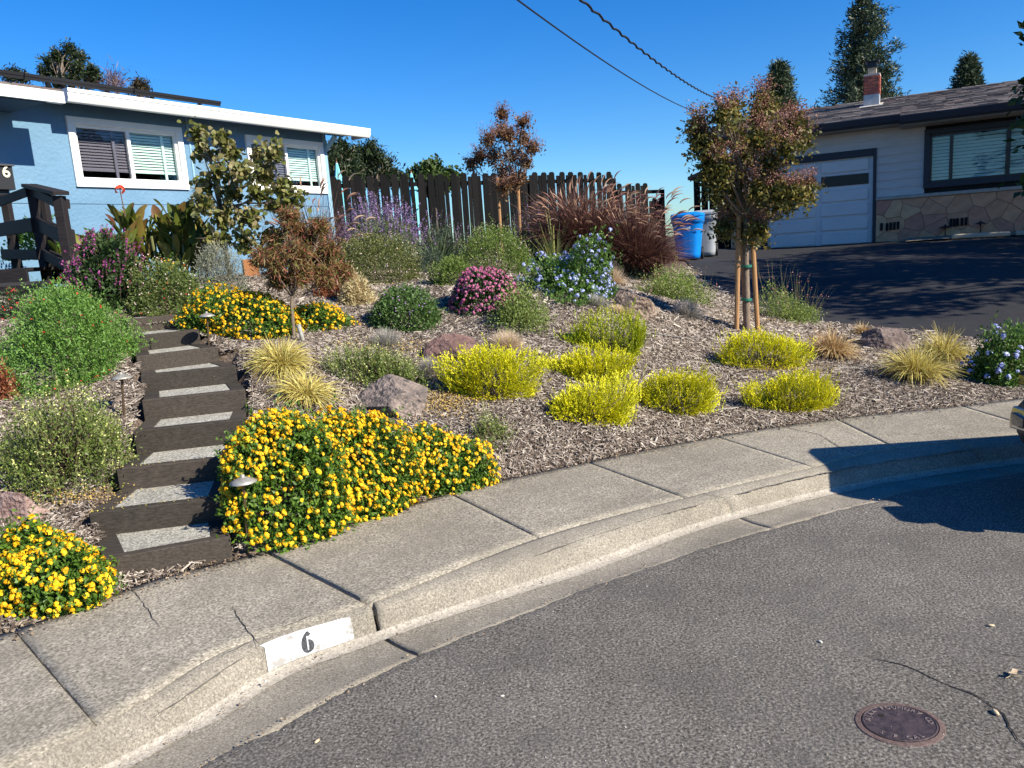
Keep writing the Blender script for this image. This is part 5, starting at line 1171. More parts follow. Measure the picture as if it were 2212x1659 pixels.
bush('grey_lavender', 'grey green lavender mound under the heart leaved tree', 'shrub', 472, 608, 128, 522, 'lavender_leaf', [(.10, .11, .08), (.17, .18, .13), (.25, .26, .19), (.30, .28, .20)], 217, n=1400, per=9, ll=.03, lw=.007, shoot=.18, up=.55, spread=.35, nst=60, Y=8.6)
bush('climbing_shrub', 'loose green shrub seen through the deck railing', 'shrub', 75, 578, 100, 500, 'bright_salvia_leaf', SG, 218, n=400, per=8, ll=.05, lw=.03, shoot=.2, up=.5, rough_=.3, rec=(at(95, 560, 10.3), .42, .62))
bush('red_flower_groundcover', 'low plant with red flowers at the foot of the deck steps', 'flowering shrub', 40, 655, 110, 622, 'dark_bush_leaf', DG, 219, Y=7.2, n=300, per=7, ll=.03, lw=.013, shoot=.1, up=.4, flowers=[dict(kind='head', n=40, r=.008, q=.016, nq=5, m='red_flower', cols=REDS)])
bush('russet_fern', 'russet brown plant at the left edge beside the pale yellow salvia', 'shrub', 8, 870, 60, 780, 'russet_leaf', [(.14, .04, .02), (.24, .08, .035), (.32, .14, .06)], 220, n=300, per=8, ll=.035, lw=.01, shoot=.14, up=.3)
# middle
bush('green_mound', 'tight dark green mound with tiny mauve flowers in the middle of the garden', 'shrub', 875, 718, 152, 617, 'mound_leaf', [(.035, .065, .018), (.06, .11, .028), (.09, .16, .04), (.13, .21, .06)], 221, n=2300, per=7, ll=.026, lw=.016, shoot=.09, up=.35, spread=.6, rough_=.08, nst=50,
     flowers=[dict(kind='head', n=60, r=.006, q=.014, nq=4, m='mauve_flower', cols=[(.35, .2, .45), (.5, .33, .6)], lo=.3)])
bush('pink_chrysanthemum', 'rounded bush covered in pink chrysanthemums', 'flowering shrub', 1048, 682, 146, 580, 'mum_leaf', DG, 222, n=1000, per=7, ll=.035, lw=.018, shoot=.1, up=.3, rough_=.06,
     flowers=[dict(kind='head', n=620, r=.016, q=.020, nq=14, m='pink_flower', cols=[(.34, .06, .16), (.50, .11, .26), (.60, .20, .36), (.48, .22, .22)], out=1.0, lo=-.05, flat=.5)])
bush('loose_salvia', 'loose upright green salvia in front of the pink chrysanthemums', 'shrub', 1122, 722, 132, 604, 'loose_salvia_leaf', [(.06, .085, .02), (.11, .15, .03), (.17, .23, .05), (.24, .30, .08)], 223, n=1000, per=8, ll=.026, lw=.013, shoot=.26, up=.8, rough_=.25, inner=.5, nst=90, stem=M_stalk)
bush('blue_plumbago', 'tall plumbago covered in pale blue flower clusters in the middle', 'flowering shrub', 1232, 662, 190, 512, 'plumbago_leaf', [(.035, .075, .015), (.06, .12, .02), (.10, .19, .035), (.16, .26, .06)], 224, n=1900, per=8, ll=.042, lw=.018, shoot=.2, up=.45, rough_=.42,
     flowers=[dict(kind='head', n=330, r=.024, q=.028, nq=11, m='blue_flower', cols=[(.30, .34, .66), (.44, .50, .82), (.64, .70, .90)], out=1.03, lo=-.1, flat=.7, **{'in': .22})])
bush('round_salvia', 'round green salvia dotted with white flowers in front of the fence', 'flowering shrub', 1068, 592, 168, 482, 'round_salvia_leaf', [(.055, .085, .018), (.10, .15, .028), (.15, .21, .04), (.21, .27, .07)], 225, n=2600, per=8, ll=.028, lw=.012, shoot=.16, up=.6, rough_=.07, nst=60,
     flowers=[dict(kind='head', n=150, r=.006, q=.015, nq=3, m='white_flower', cols=WH, lo=.25)])
bush('small_green_shrub', 'small green rounded shrub left of the pink chrysanthemums', 'shrub', 975, 618, 98, 553, 'round_salvia_leaf', None, 226, n=1200, per=8, ll=.028, lw=.011, shoot=.13, up=.5, rough_=.1)
bush('olive_salvia', 'wide olive green salvia speckled white and pink left of the path', 'flowering shrub', 805, 615, 208, 500, 'olive_speckled_leaf', [(.055, .065, .022), (.095, .11, .03), (.135, .155, .04), (.20, .18, .07)], 227, n=2900, per=8, ll=.026, lw=.012, shoot=.16, up=.55, rough_=.09, nst=60,
     flowers=[dict(kind='head', n=240, r=.006, q=.013, nq=3, m='white_flower', cols=WH, lo=.1)])
bush('mexican_sage', 'tall grey green sage with purple flower spikes before the fence, left', 'flowering shrub', 825, 560, 178, 458, 'sage_leaf', [(.07, .10, .06), (.12, .16, .09), (.18, .22, .13), (.25, .28, .18)], 228, n=1800, per=8, ll=.07, lw=.013, shoot=.28, up=.6, rough_=.12,
     flowers=[dict(kind='spike', n=330, len=.30, r=.009, q=.026, nq=18, m='purple_flower', cols=[(.14, .07, .22), (.24, .15, .34), (.38, .30, .46)], lo=.3)], Y=12.4)
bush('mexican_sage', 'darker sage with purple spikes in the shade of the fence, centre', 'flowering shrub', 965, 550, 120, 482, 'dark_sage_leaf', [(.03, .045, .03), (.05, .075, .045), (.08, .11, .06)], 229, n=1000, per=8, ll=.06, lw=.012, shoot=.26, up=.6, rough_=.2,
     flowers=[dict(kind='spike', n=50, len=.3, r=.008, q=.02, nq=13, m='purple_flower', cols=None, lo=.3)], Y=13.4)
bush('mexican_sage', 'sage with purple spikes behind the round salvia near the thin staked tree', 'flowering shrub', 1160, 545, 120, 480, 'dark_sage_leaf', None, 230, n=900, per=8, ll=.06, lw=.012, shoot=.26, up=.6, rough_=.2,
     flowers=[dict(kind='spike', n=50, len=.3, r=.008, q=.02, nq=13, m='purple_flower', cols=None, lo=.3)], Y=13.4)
tuft('dark_strap_plant', 'dark strap leaved clump in front of the shaded sage', 'plant', 945, 545, 100, 500, 'dark_strap', [(.02, .04, .015), (.05, .08, .03), (.14, .16, .06)], 231, n=120, bw=.03, droop=.4, lean=.9, Y=12)
tuft('yellow_yucca', 'spiky yellow green yucca left of the purple fountain grass', 'plant', 1198, 524, 84, 468, 'yucca_leaf', [(.25, .30, .08), (.50, .52, .16), (.70, .68, .32)], 232, n=170, bw=.03, droop=.15, lean=1.1, Y=12.6)
bush('blue_green_groundcover', 'low blue green fine leaved bush left of the round salvia', 'shrub', 938, 590, 85, 536, 'blue_green_leaf', [(.03, .055, .035), (.06, .09, .055), (.10, .14, .085)], 233, n=800, per=9, ll=.026, lw=.007, shoot=.13, up=.4)
bush('blue_green_shrub', 'wide blue green fine leaved shrub below the purple fountain grass', 'shrub', 1362, 606, 150, 528, 'blue_green_leaf', None, 234, n=1900, per=10, ll=.03, lw=.008, shoot=.2, up=.45, rough_=.15, depth=.8)
bush('lime_groundcover', 'small lime green patch between the maple and the olive salvia', 'shrub', 716, 582, 56, 545, 'lime_leaf', [(.12, .26, .04), (.18, .36, .06)], 235, n=500, per=8, ll=.025, lw=.01, shoot=.12, up=.6)
bush('variegated_shrub', 'pale cream and russet shrub at the right foot of the maple', 'shrub', 772, 662, 82, 590, 'cream_leaf', [(.22, .10, .05), (.38, .28, .14), (.55, .48, .28), (.30, .30, .12)], 236, n=800, per=8, ll=.045, lw=.012, shoot=.14, up=.4)
bush('russet_shrub', 'low red brown shrub behind the cream shrub near the maple', 'shrub', 725, 645, 90, 572, 'russet_leaf', None, 237, n=700, per=8, ll=.04, lw=.012, shoot=.14, up=.3)
PS = [(.07, .10, .02), (.13, .18, .03), (.20, .27, .05), (.30, .36, .09)]
bush('pink_flowered_salvia', 'light green salvia with small pink flowers left of the staked tree by the driveway', 'flowering shrub', 1455, 657, 160, 572, 'light_salvia_leaf', PS, 238, n=1500, per=8, ll=.026, lw=.012, shoot=.2, up=.7, rough_=.22, inner=.4, nst=120, stem=M_stalk,
     flowers=[dict(kind='spike', n=60, len=.16, r=.004, q=.014, nq=3, m='pink_small_flower', cols=PINK, lo=.2)])
bush('pink_flowered_salvia', 'light green salvia with long flower stalks right of the staked tree', 'flowering shrub', 1706, 706, 132, 608, 'light_salvia_leaf', None, 239, n=1000, per=8, ll=.026, lw=.012, shoot=.22, up=.75, rough_=.3, inner=.5, nst=120, stem=M_stalk,
     flowers=[dict(kind='spike', n=60, len=.30, r=.004, q=.014, nq=3, m='pink_small_flower', cols=PINK, lo=.3)])
bush('blue_plumbago', 'plumbago with a few pale blue clusters at the right edge by the driveway', 'flowering shrub', 2170, 838, 165, 700, 'plumbago_leaf', None, 240, n=1100, per=8, ll=.04, lw=.018, shoot=.18, up=.55, rough_=.3, nst=60,
     flowers=[dict(kind='head', n=44, r=.024, q=.028, nq=12, m='blue_flower', cols=None, lo=.1, side=(-1, -.3, .3), cut=.1)])
# ornamental grasses
YB = [(.22, .13, .04), (.45, .36, .08), (.62, .54, .14), (.75, .68, .28)]; BRN = [(.24, .12, .05), (.42, .26, .12), (.58, .42, .20), (.66, .54, .28)]
for i, (x, yb, w, yt, c, m_, n, lab) in enumerate(((614, 826, 150, 748, YB, 'golden_sedge', 900, 'yellow sedge clump left of the pale yellow salvia'), (668, 895, 155, 836, YB, 'golden_sedge', 800, 'yellow sedge clump just behind the large lantana'),
    (1800, 782, 122, 714, BRN, 'browning_sedge', 900, 'brown dried sedge clump right of the golden shrub at the staked tree'), (1980, 836, 170, 754, YB, 'golden_sedge', 1100, 'large yellow and brown sedge clump below the long dark rock'),
    (2040, 790, 120, 706, YB, 'golden_sedge', 800, 'yellow sedge clump between the long dark rock and the right hand plumbago'), (1866, 728, 62, 698, BRN, 'browning_sedge', 350, 'small brown sedge tuft behind the long dark rock'))):
    tuft('sedge_clump', lab, 'grass clump', x, yb, w, yt, m_, c, 300+i, n=n, bw=.009, droop=1.1, lean=.95, group='sedge clumps', depth=None)
BL = [(.42, .30, .18), (.62, .48, .32), (.78, .66, .48)]; GB = [(.22, .22, .20), (.36, .34, .30), (.52, .47, .40)]
for i, (x, yb, w, yt, c, m_, lab) in enumerate(((1100, 766, 92, 712, BL, 'blond_fescue', 'blond grass ball behind the largest golden shrub'), (838, 762, 88, 708, GB, 'grey_fescue', 'grey grass ball above the pale yellow salvia'),
    (930, 816, 58, 765, GB, 'grey_fescue', 'grey grass ball below the brown rock'), (1330, 616, 66, 566, BL, 'blond_fescue', 'blond grass ball right of the tall plumbago'), (1292, 672, 76, 634, GB, 'grey_fescue', 'grey grass tuft below the plumbago beside the jagged rock'),
    (1486, 692, 84, 640, GB, 'grey_fescue', 'grey grass ball right of the jagged rock'), (1345, 690, 70, 660, BL, 'blond_fescue', 'small blond tuft peeping over the greenest feathery shrub'))):
    tuft('fescue_ball', lab, 'grass clump', x, yb, w, yt, m_, c, 320+i, n=1500, bw=.0035, ball=True, group='fescue balls', segs=2)
# fountain grasses with plumes
def fountain(lab, x, yb, w, yt, seed, n, npl, depth, pl=.22, bl=None, Y=13.):
    g = rs(seed); T = tuft('purple_fountain_grass', lab, 'grass clump', x, yb, w, yt+18, 'purple_blade', [(.045, .018, .018), (.09, .036, .034), (.16, .07, .055), (.28, .17, .11)], seed, n=n, bw=.012, droop=.8, lean=.8, depth=depth, trans=.15, segs=4, Y=Y, scl=1.3)
    C = at(x, yb, Y); C[2] = g1(C[0], C[1]); rx = w/2*((C-EYE)@FW)/FPX; h = at(x, yt, Y)[2]-C[2]; a = g.rand(npl)*2*math.pi; r_ = .62*np.sqrt(g.rand(npl))
    D = nrm(np.stack([np.cos(a)*r_+.10, np.sin(a)*r_, np.full(npl, .8)], 1)); L_ = (h*(1-r_)*1.25+rx*1.3*r_)*(.85+.3*g.rand(npl)); B = np.zeros((npl, 3))+np.stack([g.randn(npl), g.randn(npl), np.zeros(npl)], 1)*rx*.12
    V, F, id_ = blades(B, D, L_, .004, .55, g, 5); K = 12; tips = V.reshape(npl, K, 3); e = (tips[:, 10]+tips[:, 11])/2; d = nrm(e-(tips[:, 8]+tips[:, 9])/2)
    o = link('flower_stalks', np_mesh('flower_stalks', V, F, M_stalkd), T); o['kind'] = 'stuff'
    rows = []; c = e.copy(); seg = 6
    for i in range(seg+1):
        t = i/seg; rr = .011*math.sin(math.pi*min(1, t*1.05+.08))**.6*(1 if t < 1 else .2)+.001
        s1 = nrm(np.cross(d, [0, 0, 1.])); s2 = np.cross(d, s1)
        for k in range(5): th = 2*math.pi*k/5; rows.append(c+(s1*math.cos(th)+s2*math.sin(th))*rr)
        c = c+d*pl/seg*(.8+.4*g.rand(npl, 1)); d = nrm(d+np.array([0.10, 0, -.20]))
    V = np.stack(rows, 1).reshape(-1, 3); b = np.arange(npl)*5*(seg+1); F = np.concatenate([np.stack([b+5*i+k, b+5*i+(k+1) % 5, b+5*(i+1)+(k+1) % 5, b+5*(i+1)+k], 1) for i in range(seg) for k in range(5)])
    o = link('plumes', np_mesh('plumes', V, F, leafmat('plume', [(.20, .08, .08), (.36, .19, .14), (.55, .36, .24), (.66, .50, .36)], .35, .9), np.tile(g.rand(npl), seg*5)), T); o['kind'] = 'stuff'
    # bristles give the plumes a soft outline
    P = np.repeat(e, 26, 0)+np.repeat(d, 26, 0)*0; t_ = g.rand(len(P), 1); 
    W_ = V.reshape(npl, seg+1, 5, 3).mean(2); ti = g.randint(0, seg, len(P)); pid = np.repeat(np.arange(npl), 26); q0 = W_[pid, ti]; q1 = W_[pid, ti+1]; q = q0+(q1-q0)*t_; dd = nrm(nrm(q1-q0)+g.randn(len(P), 3)*.7)
    V, F = leaf_quads(q, dd, g.randn(len(P), 3), .028, .0016, g); o = link('bristles', np_mesh('bristles', V, F, MATS['plume'], g.rand(len(F))), T); o['kind'] = 'stuff'
fountain('large purple fountain grass with tan plumes before the right part of the fence', 1270, 548, 215, 446, 401, 6500, 230, 1.0, .22, Y=13.2)
fountain('right half of the purple fountain grass leaning over the blue bin', 1374, 556, 140, 450, 402, 4200, 100, .8, .22, Y=12.9)
fountain('thin purple fountain grass at the corner of the blue house', 690, 540, 95, 430, 403, 900, 46, .5, .18, Y=11.0)
# rocks
rock('boulder', 'big grey and pink lichened boulder behind the large lantana', 848, 902, 150, 812, [(.13, .11, .10), (.33, .26, .22), (.07, .065, .065)], 41, rot=.3)
rock('boulder', 'reddish brown boulder behind the largest golden shrub', 975, 778, 118, 722, [(.14, .085, .075), (.24, .15, .13), (.10, .065, .06)], 42)
rock('boulder', 'jagged brown boulder below the blue plumbago', 1370, 685, 86, 628, [(.18, .13, .10), (.34, .26, .20), (.09, .07, .06)], 43)
rock('boulder', 'small pale stone leaning on the jagged boulder', 1412, 682, 30, 660, [(.34, .27, .20), (.42, .35, .28), (.24, .19, .15)], 44)
rock('boulder', 'long flat dark boulder at the driveway edge', 1922, 757, 124, 708, [(.12, .09, .08), (.24, .19, .17), (.06, .05, .05)], 45)
rock('boulder', 'pink quartz boulder above the corner lantana', 45, 1140, 150, 1064, [(.26, .17, .145), (.42, .31, .27), (.16, .10, .085)], 46)
# canna with broad upright leaves and one red flower
def broad(name, C, specs, m, cols, g, seg=6):
    """broad leaves: (base offset, direction, length, width, bend)"""
    mb_v = []; mb_f = []; rn = []
    for (b, d, l, w, bend) in specs:
        d = nrm(d); s_ = nrm(np.cross(d, [0, 0, 1.])+g.randn(3)*.35); p = np.asarray(b, float).copy(); k0 = len(mb_v); r_ = g.rand()
        for i in range(seg+1):
            t = i/seg; ww = w/2*math.sin(math.pi*min(.98, t*.86+.10))**.8; nn = np.cross(s_, d); up_ = nn*ww*.35; mb_v += [p-s_*ww+up_, p, p+s_*ww+up_]
            p = p+d*l/seg; d = nrm(d+np.array([0, 0, -1.])*bend/seg*(.3+1.7*t)+nrm(np.array([d[0], d[1], 0])+1e-6)*bend*.25/seg)
        for i in range(seg):
            a = k0+3*i; mb_f += [(a, a+1, a+4, a+3), (a+1, a+2, a+5, a+4)]; rn += [r_, r_]
    return np_mesh(name, mb_v, mb_f, leafmat(m, cols, .35, .45), rn, smooth=True)
g = rs(60); C = at(335, 545, 9.9); C[2] = g1(C[0], C[1]); T = thing('canna_lily', C, 'canna lilies with broad green and bronze leaves and one red flower below the window', 'plant'); specs = []
for i in range(56):
    bx = np.array([g.uniform(-1.15, .62), g.uniform(-.25, .3), 0]); tall = .74 if bx[0] > -.5 else .46
    for j in range(9):
        a = g.rand()*6.28; z = tall*(.1+.9*g.rand()); specs.append((bx+[0, 0, z], np.array([math.cos(a)*.45, math.sin(a)*.3, 1.]), 0.24+.14*g.rand(), .09+.05*g.rand(), .4+.6*g.rand()))
link('leaves', broad('leaves', C, specs, 'canna_leaf', [(.05, .075, .015), (.09, .13, .02), (.17, .19, .03), (.30, .26, .05), (.13, .045, .025)], g), T)['kind'] = 'stuff'
mb = MB()
for i in range(20): b = C+[g.uniform(-1.1, .6), g.uniform(-.2, .2), 0]; mb.tube([b-[0, 0, .05], b+[g.randn()*.05, 0, .6]], .014, 5)
mb.build('stalks', M_stalk, T)
fp = at(259, 410, 9.8); mb = MB(); mb.tube([fp+[.05, 0, -.95], fp+[.02, 0, -.4], fp], [.012, .010, .005], 5); mb.build('flower_stalk', M_stalkd, T)
V, F, rr = clump(fp[None]-C[None], np.array([[0, -.2, 1.]]), .045, .075, 12, g, .8); link('flower', np_mesh('flower', V, F, leafmat('canna_red', [(.75, .07, .03), (.9, .16, .08)], .2, .5), rr), T)
# ================================================================ TREES
g = rs(70); M_limb = mat('crepe_bark', (.14, .10, .07), .8, noise=(12, 4), col2=(.24, .18, .13), sc=(4, 4, 1), bump=(30, .5, .006))
# heart leaved tree in front of the house corner
RB = [(.05, .07, .02), (.10, .12, .025), (.17, .18, .04), (.32, .27, .12), (.42, .34, .2)]
L_ = lobes_px([(428, 290, 24), (440, 330, 22), (478, 300, 22), (500, 330, 28), (470, 370, 34), (520, 370, 34), (560, 330, 24), (590, 330, 22), (570, 370, 28), (440, 400, 24), (500, 420, 38), (560, 420, 34), (610, 400, 24), (480, 470, 40), (540, 470, 42), (600, 450, 32), (470, 520, 36), (530, 525, 40), (585, 510, 32), (440, 440, 22), (630, 430, 22)], 9.7, g, .8)
L_ = [(c, r*.95) for c, r in L_]
b = at(492, 560, 9.7); b[2] = g1(b[0], b[1]); lobe_tree('heart_leaved_tree', 'small tree with large heart shaped green and tan leaves in front of the house', 'tree', b, L_, 71, .035, at(478, 455, 9.7), 'heart_leaf', RB, nl=-34, per=5, hexa=True, ll=.07, lw=.062, shoot=.22, up=.3, droop=.35, bark=M_bark, spread=.5, inner=.7)
# japanese maple
M_limb2 = mat('maple_bark', (.12, .09, .065), .85, noise=(12, 4), col2=(.22, .17, .12))
JM = [(.22, .07, .045), (.20, .12, .04), (.17, .18, .05), (.40, .12, .09), (.13, .16, .04), (.32, .22, .10)]
L_ = lobes_px([(632, 495, 42), (600, 530, 40), (665, 520, 40), (640, 550, 44), (595, 570, 36), (680, 560, 36), (710, 545, 28), (650, 595, 40), (600, 605, 28), (700, 600, 30), (565, 560, 20), (740, 590, 22), (625, 470, 24), (690, 495, 22)], 7.2, g, .5)
b = hit(628, 738); 
L_ = [(c+np.array([0, b[1]-7.2, 0])*0, r) for c, r in L_]
b = np.array([*at(628, 700, 7.0)[:2], 0]); b[2] = g1(b[0], b[1])
lobe_tree('red_leaved_maple', 'small lace leaved maple with russet and green foliage above the lantana', 'tree', b, L_, 72, .022, at(630, 640, 7.05), 'maple_leaf', JM, nl=-125, per=9, ll=.065, lw=.009, shoot=.12, up=.0, droop=.35, bark=M_limb2, spread=.75)
# crepe myrtles
CM = [(.035, .045, .014), (.07, .08, .02), (.13, .13, .03), (.22, .17, .035), (.30, .20, .06)]; SEED = dict(frac=.62, nq=22, len=.17, w=.022, q=.017, m='seed_husk', cols=[(.12, .05, .04), (.22, .10, .075), (.34, .17, .12), (.44, .27, .20)], lo=-.1)
bt = hit(1612, 718); Yt = bt[1]; print('tree base', bt)
L_ = lobes_px([(1508, 265, 22), (1512, 300, 26), (1560, 240, 14), (1585, 225, 16), (1540, 310, 34), (1590, 290, 38), (1640, 240, 26), (1648, 205, 15), (1640, 290, 38), (1690, 270, 34), (1722, 262, 26), (1735, 290, 20), (1700, 310, 34), (1560, 350, 36), (1610, 340, 42), (1660, 345, 38), (1530, 350, 22),
    (1545, 400, 26), (1590, 395, 34), (1640, 400, 32), (1680, 400, 30), (1718, 408, 20), (1742, 400, 13), (1600, 445, 32), (1650, 440, 30), (1690, 430, 20), (1610, 485, 26), (1640, 485, 18), (1575, 440, 20), (1562, 480, 10), (1650, 170, 0)][:-1], Yt, g, .9)
f = at(1612, 470, Yt)
lobe_tree('crepe_myrtle', 'staked crepe myrtle with olive leaves and brown seed heads by the driveway', 'tree', bt, [(c, r*.68) for c, r in L_], 73, .040, f, 'crepe_leaf', CM, nl=-85, per=7, ll=.052, lw=.028, shoot=.24, up=.55, bark=M_limb, tips=SEED, group='crepe myrtles', inner=.6)
bt2 = np.array([*at(1116, 480, 15.0)[:2], 0]); bt2[2] = g1(bt2[0], bt2[1])
L_ = lobes_px([(1085, 245, 14), (1080, 285, 22), (1055, 300, 18), (1100, 290, 24), (1130, 300, 20), (1150, 318, 13), (1035, 335, 16), (1065, 335, 24), (1105, 335, 30), (1135, 350, 18), (1085, 370, 28), (1115, 385, 24), (1018, 352, 9), (1090, 400, 18), (1130, 262, 8)], 15.0, g, .7)
lobe_tree('crepe_myrtle', 'smaller crepe myrtle with reddish brown crown in front of the fence', 'tree', bt2, L_, 74, .035, at(1116, 420, 15.0), 'crepe_red_leaf', [(.08, .035, .02), (.15, .07, .035), (.22, .12, .05), (.14, .11, .035)], nl=-75, per=6, ll=.06, lw=.032, shoot=.25, up=.35, bark=M_limb, tips=SEED, group='crepe myrtles', inner=.5)
def stake(x0, y0, x1, y1, Y, r, lab, tree=None):
    b = at(x0, y0, Y); b[2] = g1(b[0], b[1]); t = at(x1, y1, Y+.02); mb = MB(); mb.tube([b-[0, 0, .1], b, t-[0, 0, .01], t], [r, r, r, r*.85], 10); return tag(mb.build('tree_stake', M_stake, None, origin=b, smooth=False), lab, 'stake', 'wooden tree stakes')
stake(1591, 722, 1598, 365, Yt-.02, .026, 'round wooden stake left of the large staked tree trunk')
stake(1637, 722, 1625, 505, Yt+.05, .026, 'round wooden stake right of the large staked tree trunk')
stake(1612, 722, 1604, 500, Yt+.12, .030, 'darker wooden stake directly behind the large tree trunk')
stake(1080, 482, 1074, 383, 14.8, .030, 'leaning wooden stake left of the smaller crepe myrtle')
stake(1122, 490, 1119, 405, 14.9, .030, 'wooden stake beside the trunk of the smaller crepe myrtle')
for y in (575, 647):
    c = at(1612, y, Yt+.03); mb = MB(); mb.lathe(c, [(.056, -.012), (.058, -.012), (.058, .012), (.056, .012)], 16, sx=1., sy=1.2); tag(mb.build('tree_tie', mat('green_tie', (.01, .16, .10), .5), None, origin=c), 'green tie round the large tree trunk, %s one' % ('upper' if y < 600 else 'lower'), 'tree tie')
# ================================================================ BACKGROUND TREES
PNC = [(.008, .018, .008), (.018, .032, .012), (.035, .055, .018), (.06, .08, .028)]
def far_tree(name, lab, base_x, Y, lobes, seed, leaf, cols, trunk=.3, zb=-2, nl=-90, ll=.32, lw=.09, per=8, shoot=.9, up=.35, bark=None, cat='tree', flat=.8, limbs=True, inner=.5):
    gg_ = rs(seed); L_ = lobes_px(lobes, Y, gg_, Y*.05); b = at(base_x, 500, Y); b[2] = zb; top = max(L_, key=lambda q: q[0][2])[0]
    return lobe_tree(name, lab, cat, b, L_, seed, trunk, np.array([b[0]*.3+top[0]*.7, b[1], b[2]*.25+top[2]*.75]), leaf, cols, nl=nl, per=per, ll=ll, lw=lw, shoot=shoot, up=up, trans=.12, bark=bark, group='trees beyond the houses', flat=flat, limbs=limbs, inner=inner)
far_tree('pine_tree', 'open crowned pine rising behind the roof of the blue house', 155, 60, [(150, 105, 20), (125, 118, 18), (172, 120, 20), (105, 132, 14), (140, 135, 20), (170, 145, 20), (198, 150, 16), (120, 155, 22), (155, 165, 22), (190, 172, 20), (130, 178, 20), (95, 155, 10), (205, 168, 9)], 81, 'pine_needles', PNC, .35, nl=-60)
far_tree('pine_tree', 'dark round crown just over the roof at the left edge', 30, 70, [(20, 160, 14), (38, 161, 14), (28, 156, 10), (52, 164, 8)], 82, 'dark_needles', [(.006, .014, .008), (.015, .026, .012), (.03, .04, .018)], .3, nl=-70)
far_tree('bare_tree', 'thin purplish bare branched tree behind the roof', 250, 60, [(245, 172, 10), (258, 178, 9), (232, 176, 8), (250, 162, 5)], 83, 'bare_twigs', [(.10, .06, .07), (.16, .10, .10)], .15, nl=-14, ll=.7, lw=.05, up=.8)
far_tree('pine_tree', 'small bronze tinged pine top right of the bare tree', 303, 60, [(300, 178, 9), (310, 186, 9), (296, 190, 9), (306, 195, 10)], 84, 'bronze_needles', [(.02, .03, .012), (.05, .045, .02), (.10, .05, .03)], .15, nl=-40)
far_tree('pine_tree', 'broad dark pine behind the corner of the blue house', 745, 45, [(722, 325, 20), (735, 345, 26), (712, 350, 20), (755, 335, 18), (745, 370, 26), (720, 385, 24), (765, 360, 18), (770, 385, 22), (738, 312, 12)], 85, 'pine_needles', PNC, .3, nl=-90, ll=.28, lw=.08)
far_tree('pine_tree', 'spreading pine with layered boughs behind the fence left of centre', 805, 48, [(800, 318, 18), (785, 335, 18), (815, 335, 20), (835, 350, 16), (800, 355, 24), (825, 372, 22), (848, 378, 14), (785, 375, 22), (808, 390, 24), (772, 325, 10), (860, 382, 8)], 86, 'pine_needles', PNC, .3, nl=-75, ll=.28, lw=.08)
far_tree('round_tree', 'rounded mid green tree behind the fence near the second umbrella', 935, 50, [(935, 368, 20), (905, 375, 20), (965, 378, 20), (920, 388, 24), (950, 388, 24), (892, 385, 14), (985, 385, 12), (935, 358, 12)], 87, 'round_tree_leaf', [(.015, .03, .008), (.035, .06, .012), (.06, .10, .02), (.10, .14, .035)], .3, nl=-110, ll=.3, lw=.18)
def conifer(name, lab, x, ytop, ybase, wpx, Y, seed, zb, n=34, cols=PNC, gap=.0):
    g = rs(seed); top = at(x, ytop, Y); base = at(x, ybase, Y); T = thing(name, (base[0], base[1], zb), lab, 'tree', 'conifers behind the grey house'); mb = MB(); mb.tube([np.array([base[0], base[1], zb]), base, top], [.45, .32, .04], 8); mb.build('trunk', M_bark, T)
    H = top[2]-base[2]; W_ = wpx/2*Y/FPX; P, D, tw = [], [], MB()
    for i in range(n):
        t = (i+g.rand()*.8)/n; z = base[2]+H*t; R_ = W_*(1-t)**.72*(.55+.6*g.rand())+.15
        for k in range(6):
            if g.rand() < .12: continue
            a = k*1.05+g.rand()*1.0+i; d = np.array([math.cos(a), math.sin(a), -.15+.35*g.rand()+.35*t]); r = R_*(.6+.5*g.rand()); e = np.array([base[0], base[1], z])+d*r
            tw.tube([np.array([base[0], base[1], z]), e], [.05, .012], 4)
            m_ = max(5, int(36*r/W_)); u = .25+.8*g.rand(m_)**.7; P.append(np.array([base[0], base[1], z])+d*r*u[:, None]+g.randn(m_, 3)*[.16*r**.5, .16*r**.5, .20*r**.5]); D.append(nrm(d+g.randn(m_, 3)*.5+[0, 0, .25]))
    tw.build('branches', M_bark, T); P = np.concatenate(P); D = np.concatenate(D); m_ = len(P); P = np.repeat(P, 6, 0)+g.randn(m_*6, 3)*.13*Y/60; D = nrm(np.repeat(D, 6, 0)+g.randn(m_*6, 3)*.6)
    V, F = leaf_quads(P-[base[0], base[1], zb], D, g.randn(len(P), 3), 0.34*(.5+g.rand(len(P)))*Y/60, .085*Y/60, g); o = link('crown', np_mesh('crown', V, F, leafmat('conifer_needles', [(.02, .035, .022), (.04, .065, .035), (.07, .10, .05), (.11, .14, .075)], .1), g.rand(len(F))), T); o['kind'] = 'stuff'
conifer('sequoia_tree', 'tall pointed sequoia behind the chimney', 1862, -6, 240, 160, 60, 91, 0)
conifer('conifer_tree', 'short slender conifer behind the staked crepe myrtle', 1684, 138, 250, 62, 60, 92, 0, n=26)
conifer('conifer_tree', 'small distant conifer top over the right end of the roof', 2090, 126, 215, 50, 65, 93, 0, n=18)
